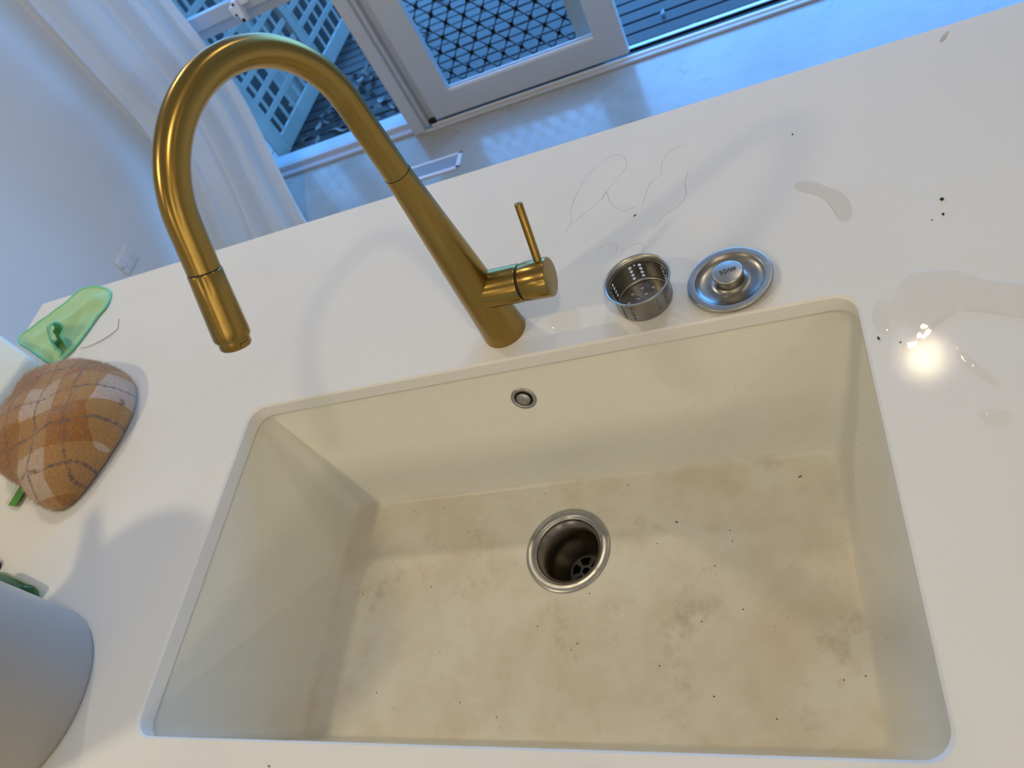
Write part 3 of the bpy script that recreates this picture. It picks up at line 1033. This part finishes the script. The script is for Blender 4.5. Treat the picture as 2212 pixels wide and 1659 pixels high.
for v in bm.verts:
    if any(len(e.link_faces) == 1 for e in v.link_edges):
        p = v.co - BC
        rr = math.hypot(p.x, p.y)
        if rr > RB - 0.0025:
            v.co = BC + Vector((p.x / rr * RB, p.y / rr * RB, 0.0012))
        else:
            for hx, hy in bh:
                d = math.hypot(p.x - hx, p.y - hy)
                if 0 < d < 0.0036:
                    v.co = BC + Vector((hx + (p.x - hx) / d * 0.0021, hy + (p.y - hy) / d * 0.0021, 0.0012))
                    break
lathe(bm, [(RB, 0.0012), (0.0311, 0.0018), (0.0318, 0.0042)], BC, n=120)
obj('basket_base', bm, 'steel_dull', bk)
bm = lathe(B(), [(0.0326, 0.0290), (0.0328, 0.0310), (0.0336, 0.0330), (0.0352, 0.0348), (0.0366, 0.0356), (0.0372, 0.0352), (0.0371, 0.0342), (0.0362, 0.0340), (0.0345, 0.0330), (0.0332, 0.0312), (0.0330, 0.0290)], BC, n=96)
obj('rolled_rim', bm, 'steel', bk)
hp = []
for k in range(31):
    t = k / 30
    a = math.radians(203 + 172 * t)
    e = math.sin(PI * t)
    hp.append(BC + Vector(((0.0312 - 0.0045 * e) * math.cos(a), (0.0312 - 0.0045 * e) * math.sin(a), 0.0250 - 0.0030 * e)))
obj('bail_handle', tube(B(), hp, 0.0008, 8), 'steel', bk)

LC = Vector((0.2643, 0.2510, 0.0))
li = thing('drain_lid', 'round dished steel drain lid with a stamped centre knob right of the strainer basket', 'drain lid', LC)
prof = [(0.0440, 0.0055), (0.0446, 0.0072), (0.0444, 0.0080), (0.0436, 0.0083), (0.0431, 0.0084), (0.0372, 0.0079), (0.0366, 0.0078), (0.0360, 0.0073), (0.0354, 0.0066), (0.0330, 0.0050), (0.0300, 0.0040), (0.0260, 0.0034), (0.0215, 0.0031), (0.0168, 0.0036), (0.0150, 0.0060)]
LMt = Matrix.Translation(LC) @ Matrix.Rotation(math.radians(1.2), 4, 'X') @ Matrix.Translation(-LC)
bm = lathe(B(), prof[5:], LC, n=96)
lathe(bm, [(0.0440, 0.0055), (0.0345, 0.0045), (0.0290, 0.0020), (0.0150, 0.0015), (0.0005, 0.0015)], LC, n=96)
obj('dish', bm, 'steel_dull', li)
obj('flange', lathe(B(), prof[:6], LC, n=96), 'steel', li)
bm = lathe(B(), [(0.0142, 0.0040), (0.0150, 0.0075), (0.0160, 0.0150), (0.0162, 0.0172), (0.0156, 0.0183), (0.0148, 0.01855), (0.0005, 0.0187)], LC, n=72)
kn = obj('knob', bm, 'steel', li)
fc = bpy.data.curves.new('stamped_text', 'FONT')
fc.body = '304#'
fc.size = 0.0085
fc.extrude = 0.0004
fc.bevel_depth = 0.00012
fc.align_x = 'CENTER'
fc.align_y = 'CENTER'
fc.materials.append(MAT['steel_dark'])
tmp = bpy.data.objects.new('stamped_text', fc)
COL.objects.link(tmp)
dg = bpy.context.evaluated_depsgraph_get()
tme = bpy.data.meshes.new_from_object(tmp.evaluated_get(dg))
bpy.data.objects.remove(tmp)
fo = bpy.data.objects.new('stamped_text', tme)
fo.location = (0, 0.0012, 0.0187)
fo.rotation_euler = (0, 0, math.radians(13))
COL.objects.link(fo)
fo.parent = kn
obj('gasket', lathe(B(), [(0.0300, 0.0002), (0.0345, 0.0002), (0.0345, 0.0050), (0.0300, 0.0030)], LC, n=64), 'black', li)

# ------------------------------------------------------------------ left end of the worktop: cloths, beanie, canister
def dome(outline, H, base_z, levels, top_fn, sub=4):
    out = smooth_closed([Vector((x, y, 0)) for x, y in outline], sub)
    c = sum(out, Vector()) / len(out)
    loops = []
    for s, z in levels:
        loops.append([Vector((c.x + (p.x - c.x) * s, c.y + (p.y - c.y) * s, base_z + z * H)) for p in out])
    if top_fn:
        for lp in loops:
            for v in lp:
                v.z = top_fn(v)
    return loops, c

hat_out = [(-.637, .285), (-.6185, .2466), (-.616, .205), (-.622, .1741), (-.6386, .123), (-.655, .094), (-.672, .082), (-.692, .0815), (-.7297, .0969), (-.7648, .1237),
           (-.8007, .136), (-.845, .157), (-.878, .20), (-.890, .26), (-.880, .315), (-.845, .345), (-.77, .348), (-.69, .325), (-.655, .305)]
lv_ = [(0.93, 0.02), (0.975, 0.06), (0.995, 0.14), (1.0, 0.25), (0.992, 0.38), (0.965, 0.52), (0.92, 0.66), (0.85, 0.79), (0.75, 0.89), (0.62, 0.955), (0.47, 0.985), (0.32, 1.0), (0.17, 1.0), (0.04, 1.0)]
HATO = Vector((-0.75, 0.22, 0.0))
def hat_z(v): return v.z
loops, hcen = dome(hat_out, 0.078, 0.0005, lv_, None, 5)
for lp in loops:
    for v in lp:
        k = min(1.0, v.z / 0.04)
        # the tip near the sink lies lower than the crown
        low = max(0.0, min(1.0, (0.20 - v.y) / 0.13))
        v.z *= 1.0 - 0.42 * low
        v.z += k * (0.007 * noise.noise((v.x * 16, v.y * 16, 0.0)) + 0.003 * noise.noise((v.x * 45, v.y * 45, 2.0)))
bm = B()
rings(bm, loops, True, True, True)
ht = thing('plaid_beanie', 'fuzzy mustard and white plaid wool beanie lying left of the sink', 'beanie', HATO)
hat_bm = bm.copy()
obj('wool_shell', bm, 'plaid', ht, angle=80)
# felt fibres standing off the wool
rf = random.Random(5)
hat_bm.faces.ensure_lookup_table(); hat_bm.normal_update()
bmesh.ops.recalc_face_normals(hat_bm, faces=hat_bm.faces)
tri = bmesh.ops.triangulate(hat_bm, faces=[f for f in hat_bm.faces if len(f.verts) == 4])['faces']
tri = [f for f in hat_bm.faces if len(f.verts) == 3]
areas = [f.calc_area() for f in tri]
fib = B()
pick = rf.choices(tri, weights=areas, k=22000)
for f in pick:
    a, b2 = rf.random(), rf.random()
    if a + b2 > 1: a, b2 = 1 - a, 1 - b2
    p = f.verts[0].co + (f.verts[1].co - f.verts[0].co) * a + (f.verts[2].co - f.verts[0].co) * b2
    nn_ = f.normal
    d = (nn_ * rf.uniform(0.25, 0.9) + Vector((rf.gauss(0, 1), rf.gauss(0, 1), rf.gauss(0, 0.6))) * 0.6).normalized()
    L = rf.uniform(0.002, 0.0070)
    s = d.cross(Vector((rf.random(), rf.random(), rf.random()))).normalized() * 0.00014
    b_ = (d + Vector((rf.gauss(0, 1), rf.gauss(0, 1), rf.gauss(0, 1))) * 0.5).normalized()
    m1 = p + d * L * 0.55
    e1 = m1 + b_ * L * 0.45
    if min(p.z, m1.z, e1.z) < 0.0012: continue
    q = [fib.verts.new(x) for x in (p - s, p + s, m1 + s * 0.8, m1 - s * 0.8, e1)]
    fib.faces.new((q[0], q[1], q[2], q[3])); fib.faces.new((q[3], q[2], q[4]))
hat_bm.free()
fo_ = obj('wool_fuzz', fib, 'plaid_fuzz', ht, smooth=False)
fo_['kind'] = 'stuff'
# sewn label sticking out at the lower rim
TM = Matrix.Translation((-0.802, 0.131, 0.0075)) @ Matrix.Rotation(math.radians(-12), 4, 'Z') @ Matrix.Rotation(0.06, 4, 'X')
lb = obj('sewn_label', box(B(), 0.0, 0.0200, -0.028, 0.012, 0, 0.0011, 0.0003, 1, TM), 'label_green', ht)
obj('label_backing', box(B(), -0.0120, 0.0005, -0.027, 0.012, -0.001, 0.0002, 0.0002, 1, TM), 'label_white', lb)

# green microfibre cloth
cl = thing('microfibre_cloth', 'lime green microfibre cloth with mint stitched edge at the far left worktop corner', 'cloth', (-0.97, 0.5, 0))
c_out = [(-1.0785, .5000), (-1.065, .512), (-1.03, .535), (-0.99, .565), (-0.9639, .5905), (-0.935, .5890), (-0.9122, .5840), (-0.8678, .5613), (-0.8522, .5393), (-0.8476, .515), (-0.8562, .4946), (-0.8641, .4579), (-0.8740, .426), (-0.884, .410),
         (-0.905, .394), (-0.925, .402), (-0.95, .4145), (-0.985, .435), (-1.03, .461), (-1.070, .483)]
out = smooth_closed([Vector((x, y, 0)) for x, y in c_out], 6)
cc = Vector((-0.945, 0.505, 0))
loops = []
def cloth_z(x, y, s):
    f1 = 0.010 * math.exp(-((y - 0.50 - 0.45 * (x + 0.95)) / 0.018) ** 2)
    f2 = 0.007 * math.exp(-((x + 0.885 - 0.25 * (y - 0.5)) / 0.012) ** 2)
    f3 = 0.004 * noise.noise((x * 22, y * 22, 0.5))
    e = min(1, (1 - s) * 5)
    return 0.0022 + e * max(0.0, 0.0015 + f1 + f2 + f3) + 0.0015 * (1 - e) * (1 + noise.noise((x * 40, y * 40, 1)))
S_ = [0.03, 0.12, 0.22, 0.32, 0.42, 0.52, 0.62, 0.72, 0.80, 0.87, 0.93, 0.97, 1.0]
for s in S_:
    lp = []
    for p in out:
        x, y = cc.x + (p.x - cc.x) * s, cc.y + (p.y - cc.y) * s
        lp.append(Vector((x, y, cloth_z(x, y, s))))
    loops.append(lp)
bm = B()
rings(bm, loops, True, True, False)
edge = [v.copy() for v in loops[-1]]
rings(bm, [edge, [Vector((p.x, p.y, 0.0004)) for p in edge]], True, False, True)
obj('cloth_sheet', bm, 'green_cloth', cl, angle=70)
ep = edge + [edge[0]]
obj('stitched_edge', tube(B(), [p + Vector((0, 0, 0.0002)) for p in ep], 0.0019, 8, cap=False), 'green_edge', cl)
# folded-up corner loop
lp2 = [(-.8845, .4335, .0022), (-.8889, .4262, .0030), (-.8886, .4268, .0085), (-.8862, .4307, .0200), (-.8847, .4333, .0290), (-.8802, .4408, .0325), (-.8771, .4460, .0360), (-.8761, .4477, .0446), (-.8780, .4446, .0530),
       (-.8823, .4372, .0545), (-.8869, .4295, .0500), (-.8909, .4228, .0415), (-.8935, .4180, .0320), (-.8950, .4150, .0200), (-.8950, .4140, .0100), (-.9000, .4060, .0040)]
lp2 = smooth_open(lp2, 5)
back = []
for p in lp2:
    lc_ = Vector((-0.884, 0.434, 0.036))
    q = lc_ + (p - lc_) * 0.55 + Vector((-0.062, 0.035, -0.016))
    q.z = max(q.z, 0.006)
    back.append(q)
bm = B()
rings(bm, [lp2, [a.lerp(b, .35) for a, b in zip(lp2, back)], [a.lerp(b, .7) for a, b in zip(lp2, back)], back], False)
for f in bm.faces: f.smooth = True
bmesh.ops.solidify(bm, geom=bm.faces[:], thickness=0.0016)
obj('folded_corner', bm, 'green_cloth', cl, angle=70)
obj('stitched_edge', tube(B(), lp2, 0.0019, 8), 'green_edge', cl)

# white folded towel
tw_out = [(-1.066, .468), (-1.02, .444), (-.97, .416), (-.925, .392), (-.908, .376), (-.912, .352), (-.925, .30), (-.95, .235), (-1.0, .215), (-1.06, .225), (-1.075, .30), (-1.076, .44)]
bm = B()
lt_ = [(0.97, 0.0), (0.995, 0.10), (1.0, 0.45), (0.995, 0.49), (0.985, 0.50), (0.995, 0.51), (1.0, 0.6), (0.992, 0.86), (0.96, 0.97), (0.9, 1.0), (0.5, 1.03), (0.05, 1.03)]
loops, tc = dome(tw_out, 0.050, 0.0006, lt_, None, 5)
for lp in loops:
    for v in lp:
        if v.z > 0.03: v.z += 0.002 * noise.noise((v.x * 30, v.y * 30, 3))
rings(bm, loops, True, True, True)
one('folded_towel', bm, 'white_cloth', 'white folded towel behind the plaid beanie at the left frame edge', 'towel', (tc.x, tc.y, 0), angle=60)

# white canister
PCn = Vector((-0.5820, -0.1740, 0.0))
cn = thing('grey_canister', 'tall smooth pale grey cylindrical canister standing in the lower left corner', 'canister', PCn)
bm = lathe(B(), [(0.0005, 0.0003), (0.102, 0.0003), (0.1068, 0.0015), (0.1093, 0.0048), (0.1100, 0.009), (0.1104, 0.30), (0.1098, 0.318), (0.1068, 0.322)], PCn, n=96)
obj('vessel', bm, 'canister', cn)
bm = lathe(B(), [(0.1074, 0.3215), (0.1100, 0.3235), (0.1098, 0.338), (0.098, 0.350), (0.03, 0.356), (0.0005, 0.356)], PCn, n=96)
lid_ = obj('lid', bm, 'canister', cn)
sp0 = PCn + Vector((-0.070, 0.069, 0.0))
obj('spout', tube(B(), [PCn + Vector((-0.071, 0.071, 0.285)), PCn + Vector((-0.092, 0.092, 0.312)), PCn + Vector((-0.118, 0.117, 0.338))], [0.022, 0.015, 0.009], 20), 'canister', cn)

# lying green bottle behind the canister
b0 = Vector((-0.6365, -0.0510, 0.0152)); bd = Vector((-0.115, 0.038, 0)).normalized()
bt = thing('green_bottle', 'small green glass bottle lying behind the pale grey canister', 'bottle', (b0.x, b0.y, 0))
bm = lathe(B(), [(r_ * 0.75, h_) for r_, h_ in ((0.0005, 0.002), (0.010, 0.0012), (0.0165, 0.0008), (0.0192, 0.004), (0.0200, 0.010), (0.0200, 0.072), (0.0175, 0.084), (0.0090, 0.094), (0.0080, 0.112), (0.0092, 0.113), (0.0092, 0.118), (0.0060, 0.118),
               (0.0060, 0.096), (0.0155, 0.082), (0.0178, 0.070), (0.0178, 0.010), (0.0140, 0.0050), (0.0005, 0.0052))], b0, bd, 40)
obj('bottle_glass', bm, 'green_glass', bt, angle=50)

# black case at the frame edge
cm = Matrix.Translation((-0.7525, 0.0085, 0.0004)) @ Matrix.Rotation(math.radians(158), 4, 'Z')
bm = B()
loops = []
for s, z in ((0.0012, 0.0), (0.0, 0.0015), (0.0, 0.0070), (0.0010, 0.0085), (0.0030, 0.0090)):
    loops.append([cm @ p for p in rrect(s, 0.13 - s, s, 0.034 - s, 0.010 - s, z, 6)])
rings(bm, loops, True, True, True)
one('black_case', bm, 'gloss_black', 'glossy black rounded case at the left frame edge above the green bottle', 'case', (-0.81, 0.01, 0))

# bent straw
sp = [(-0.7686, .4570, .0125), (-0.7700, .4480, .0085), (-0.7712, .4414, .0048), (-0.785, .4335, .0034), (-0.8031, .4271, .0021), (-0.822, .4230, .0012), (-0.8400, .4203, .0009), (-0.8591, .4213, .0008)]
one('bent_straw', tube(B(), sp, [0.0007] * 4 + [0.0006, 0.0005, 0.0004, 0.0003], 8), 'straw', 'thin bent grey straw lying right of the green cloth', 'straw', (-0.80, 0.435, 0))

# ------------------------------------------------------------------ water, marks and crumbs
def puddle(outline, h, name, label, material='water', seed=0):
    out = smooth_closed([Vector((x, y, 0)) for x, y in outline], 6)
    c = sum(out, Vector()) / len(out)
    loops = [[Vector((p.x, p.y, 0.00006)) for p in out]]
    for k in range(1, 21):
        q = (k / 20) ** 1.7
        lp = []
        for p in out:
            d = c - p
            x, y = p.x + d.x * q * 0.98, p.y + d.y * q * 0.98
            edge = min(1.0, d.length * q / 0.007)
            dome_h = math.sqrt(max(0.0, 1 - (1 - edge) ** 2))
            wob = 1 + 0.30 * noise.noise((x * 55, y * 55, seed)) + 0.16 * noise.noise((x * 130, y * 130, seed + 3))
            lp.append(Vector((x, y, 0.00006 + h * dome_h * wob)))
        loops.append(lp)
    bm = B()
    rings(bm, loops, True, False, True)
    return one(name, bm, material, label, 'water', (c.x, c.y, 0), angle=80, up=True)

def wet_outline(pts, jit, seed):
    rr = random.Random(seed)
    return [(x + rr.gauss(0, jit), y + rr.gauss(0, jit)) for x, y in pts]
puddle([(.4040, .1660), (.4063, .1830), (.4262, .2150), (.445, .214), (.464, .2105), (.4857, .192), (.5115, .179), (.535, .165), (.56, .14), (.54, .125), (.505, .139), (.4773, .1560), (.4600, .1590), (.4480, .1570), (.4350, .1530), (.4280, .1420), (.4200, .1330), (.4085, .1240), (.4050, .1300), (.4105, .1420), (.4160, .1530)],
       0.0011, 'water_puddle', 'largest clear puddle spreading on the worktop right of the sink corner')
puddle([(.4455, .1270), (.4490, .1240), (.4530, .1130), (.4580, .1010), (.4640, .0900), (.4680, .0800), (.4640, .0760), (.4570, .0870), (.4500, .0990), (.4450, .1120)], 0.0005,
       'water_puddle', 'narrow speckled wet streak beside the lamp reflection on the worktop')
puddle([(.4502, .0537), (.4601, .0550), (.4690, .0480), (.4640, .0380), (.4540, .0400), (.4490, .0470)], 0.0012, 'water_puddle', 'round water blob near the right frame edge below the wet streak')
puddle([(.3880, .1720), (.3960, .1900), (.4050, .1870), (.4020, .1680), (.3990, .1500), (.3900, .1540)], 0.0004, 'water_puddle', 'small wet patch touching the right back corner of the sink')
puddle([(.0519, .2540), (.0600, .2640), (.0700, .2670), (.0860, .2640), (.0945, .2520), (.0950, .2350), (.0830, .2290), (.0700, .2310), (.0590, .2410)], 0.0007, 'water_puddle', 'small clear puddle between faucet base and strainer basket')
puddle([(.345, .3813), (.3600, .3790), (.3722, .3664), (.3860, .3500), (.3930, .3320), (.3913, .3072), (.3800, .3060), (.3760, .3250), (.3680, .3450), (.3560, .3600), (.3440, .3690)], 0.0002,
       'water_smear', 'faint bluish drying smear in the middle of the worktop right half', 'grime')

drop_me = []
for k in range(3):
    bm = B()
    hgt = (0.42, 0.34, 0.5)[k]
    lathe(bm, [(1.0, 0.0), (0.93, hgt * 0.5), (0.72, hgt * 0.82), (0.4, hgt * 0.97), (0.02, hgt)], (0, 0, 0.0), n=14, cap1=True)
    for f in bm.faces: f.smooth = True
    bmesh.ops.recalc_face_normals(bm, faces=bm.faces)
    if sum(f.normal.z * f.calc_area() for f in bm.faces) < 0: bmesh.ops.reverse_faces(bm, faces=bm.faces[:])
    me = bpy.data.meshes.new('water_drop'); bm.to_mesh(me); bm.free(); me.materials.append(MAT['water']); drop_me.append(me)
rd = random.Random(21)
drops = [(.4729, .2264, 2.2), (.4841, .2259, 1.8), (.4897, .2180, 2.4), (.4759, .2194, 1.6), (.4849, .2213, 1.4), (.5030, .2020, 2.0), (.4080, .2379, 1.5), (.4283, .2377, 1.8), (.4622, .2160, 1.2), (.4390, .2230, 1.6),
         (.3960, .2260, 1.4), (.3870, .2180, 1.2), (.4010, .2120, 1.5), (.5080, .2060, 2.2)]
for _ in range(26):
    drops.append((.392 + rd.random() * .05, .115 + rd.random() * .055, rd.uniform(.5, 1.1)))
for _ in range(26):
    t = rd.random(); drops.append((.445 + .035 * t + rd.gauss(0, .006), .128 - .075 * t + rd.gauss(0, .006), rd.uniform(.35, .7)))
for i, (x, y, r_) in enumerate(drops):
    o = bpy.data.objects.new('water_drop', drop_me[i % 3])
    o.location = (x, y, 0.0); o.scale = (r_ * 0.001, r_ * 0.00085, r_ * 0.001); o.rotation_euler = (0, 0, rd.uniform(0, 6))
    COL.objects.link(o)
    tag(o, 'tiny water droplet splashed on the worktop right of the sink', 'droplet', 'droplets right of the sink')
for _ in range(22):
    x, y = rd.uniform(-.24, -.04), rd.uniform(.222, .33)
    o = bpy.data.objects.new('water_drop', drop_me[_ % 3])
    r_ = rd.uniform(.7, 1.3); o.location = (x, y, 0.0); o.scale = (r_ * 0.001,) * 3
    COL.objects.link(o)
    tag(o, 'tiny water droplet on the worktop left of the faucet', 'droplet', 'droplets left of the faucet')

def mark(pts, label, w=0.0009):
    pp = smooth_open([Vector((x, y, 0)) for x, y in pts], 6)
    bm = B(); lp = []
    n_ = len(pp)
    for i, p in enumerate(pp):
        t = (pp[min(i + 1, n_ - 1)] - pp[max(i - 1, 0)]).normalized(); s = Vector((-t.y, t.x, 0))
        ww = w * (0.55 + 0.6 * abs(noise.noise((p.x * 50, p.y * 50, 0.2))))
        lp.append([p + s * ww + Vector((0, 0, 0.00005)), p + s * ww * 0.5 + Vector((0, 0, 0.00016)), p - s * ww * 0.5 + Vector((0, 0, 0.00016)), p - s * ww + Vector((0, 0, 0.00005))])
    rings(bm, lp, False)
    c = sum(pp, Vector()) / n_
    one('water_mark', bm, 'watermark', label, 'water mark', (c.x, c.y, 0), up=True)
mark([(.0661, .3957), (.0742, .4188), (.0720, .4350), (.0779, .467), (.0896, .4953), (.1117, .5199), (.1343, .5256), (.1455, .5099), (.1445, .4912), (.1261, .4662), (.1142, .4437), (.0959, .4284), (.0742, .4100)], 'long looped drying water mark nearest the faucet on the worktop')
mark([(.2242, .508), (.2061, .5021), (.1937, .4841), (.1922, .4618), (.1783, .4495), (.1705, .4218), (.1676, .4101)], 'thin wavy water mark farthest back behind the strainer basket')
mark([(.2264, .4518), (.2217, .4318), (.2221, .4102), (.212, .3932), (.195, .3831), (.1892, .373), (.1806, .3679)], 'curved water mark behind the drain lid')
mark([(.1142, .4437), (.1201, .4549), (.127, .4299), (.1426, .4109), (.1516, .4118), (.1605, .411)], 'short water mark by the brown crumb on the worktop')
mark([(.1140, .3500), (.1182, .3572), (.1289, .356), (.1361, .3497), (.1351, .3397)], 'small arched water mark left above the strainer basket', 0.0007)
mark([(.1437, .3360), (.1437, .3408), (.1523, .3435), (.1608, .3461), (.1693, .3402), (.1687, .3287)], 'small double arched water mark right above the strainer basket', 0.0007)

def blob(bm, x, y, z, r, seed, st=(1, 1, 0.7)):
    rr = random.Random(seed)
    res = bmesh.ops.create_icosphere(bm, subdivisions=1, radius=r)
    rot = Matrix.Rotation(rr.uniform(0, 6), 4, 'Z')
    for v in res['verts']:
        c = v.co
        c = Vector((c.x * st[0], c.y * st[1], c.z * st[2])) * rr.uniform(0.75, 1.2)
        v.co = rot @ c + Vector((x, y, z))
def crumb(x, y, r, material, label, st=(1, 1, 0.7), seed=0, z=0.0):
    bm = B(); blob(bm, x, y, z + r * st[2] * 0.9, r, seed, st)
    one('crumb', bm, material, label, 'crumb', (x, y, z))
crumb(.473, .303, .0020, 'crumb', 'largest black crumb alone on the right half of the worktop')
crumb(.470, .2824, .0015, 'crumb', 'middle black crumb below the largest one on the worktop', (1.3, .8, .7), 3)
crumb(.4595, .2782, .0008, 'crumb', 'smallest black crumb left below two larger ones on the worktop', (1, 1, .7), 4)
crumb(.1582, .3958, .0014, 'crumb_brown', 'brown sliver of food on the worktop behind the strainer basket', (1.9, .6, .5), 5)
crumb(.3505, .4664, .0011, 'crumb', 'tiny black speck near the far edge of the worktop', (1, 1, .7), 6)
crumb(.3895, .1450, .0016, 'crumb', 'black crumb on the worktop at the right sink edge', (1.7, .7, .6), 7)
crumb(.4060, .1365, .0010, 'crumb', 'black speck in the wet area just right of the sink edge crumb', (1, 1, .7), 8)
crumb(-.1865, -.2280, .0013, 'seed_green', 'green brown seed on the worktop strip in front of the sink', (1.5, .7, .6), 9)
puddle([(.5232, .5600), (.5262, .5660), (.5300, .5725), (.5365, .5760), (.5345, .5690), (.5310, .5625), (.5266, .5580)], 0.0006, 'dried_drip', 'beige teardrop drip stain near the far right edge of the worktop', 'drip')
crumb(.2940, .1264, .0014, 'crumb_brown', 'brown food fleck on the sink floor near its right back corner', (1.7, .7, .5), 14, BZ)
crumb(.1497, .0834, .0013, 'crumb', 'dark cross shaped fleck on the sink floor right of the drain', (1.6, .6, .5), 15, BZ)
crumb(-.655, .145, .0010, 'crumb', 'dark fibre speck on the worktop beside the plaid beanie', (2.0, .5, .5), 12)

bm = B()
rs_ = random.Random(31)
for k in range(230):
    if rs_.random() < 0.62:
        x, y = rs_.uniform(-.32, .33), rs_.uniform(-.15, .145)
        if math.hypot(x - DC.x, y - DC.y) < 0.06:
            continue
        z = BZ + 0.0002
        blob(bm, x, y, z, rs_.choice((.0003, .00035, .0004, .0005, .0008)), k, (1.3, .8, .6))
    else:
        t = rs_.uniform(0.05, 0.85)
        z = -0.024 - 0.174 * t
        q = t * 0.94
        side = rs_.random()
        r_ = rs_.choice((.0003, .0003, .0004, .0005))
        if side < 0.6:
            blob(bm, rs_.uniform(-.3, .3), 0.2096 - 0.0515 * q, z, r_, k, (1.2, .8, .8))
        elif side < 0.8:
            blob(bm, -0.3825 + 0.0465 * q, rs_.uniform(-.14, .14), z, r_, k, (.8, 1.2, .8))
        else:
            blob(bm, 0.3825 - 0.0435 * q, rs_.uniform(-.14, .14), z, r_, k, (.8, 1.2, .8))
sc_ = obj('food_specks', bm, 'crumb', None, origin=(0, 0, BZ))
tag(sc_, 'scattered dark food specks clinging to the sink bowl', 'specks', kind='stuff')
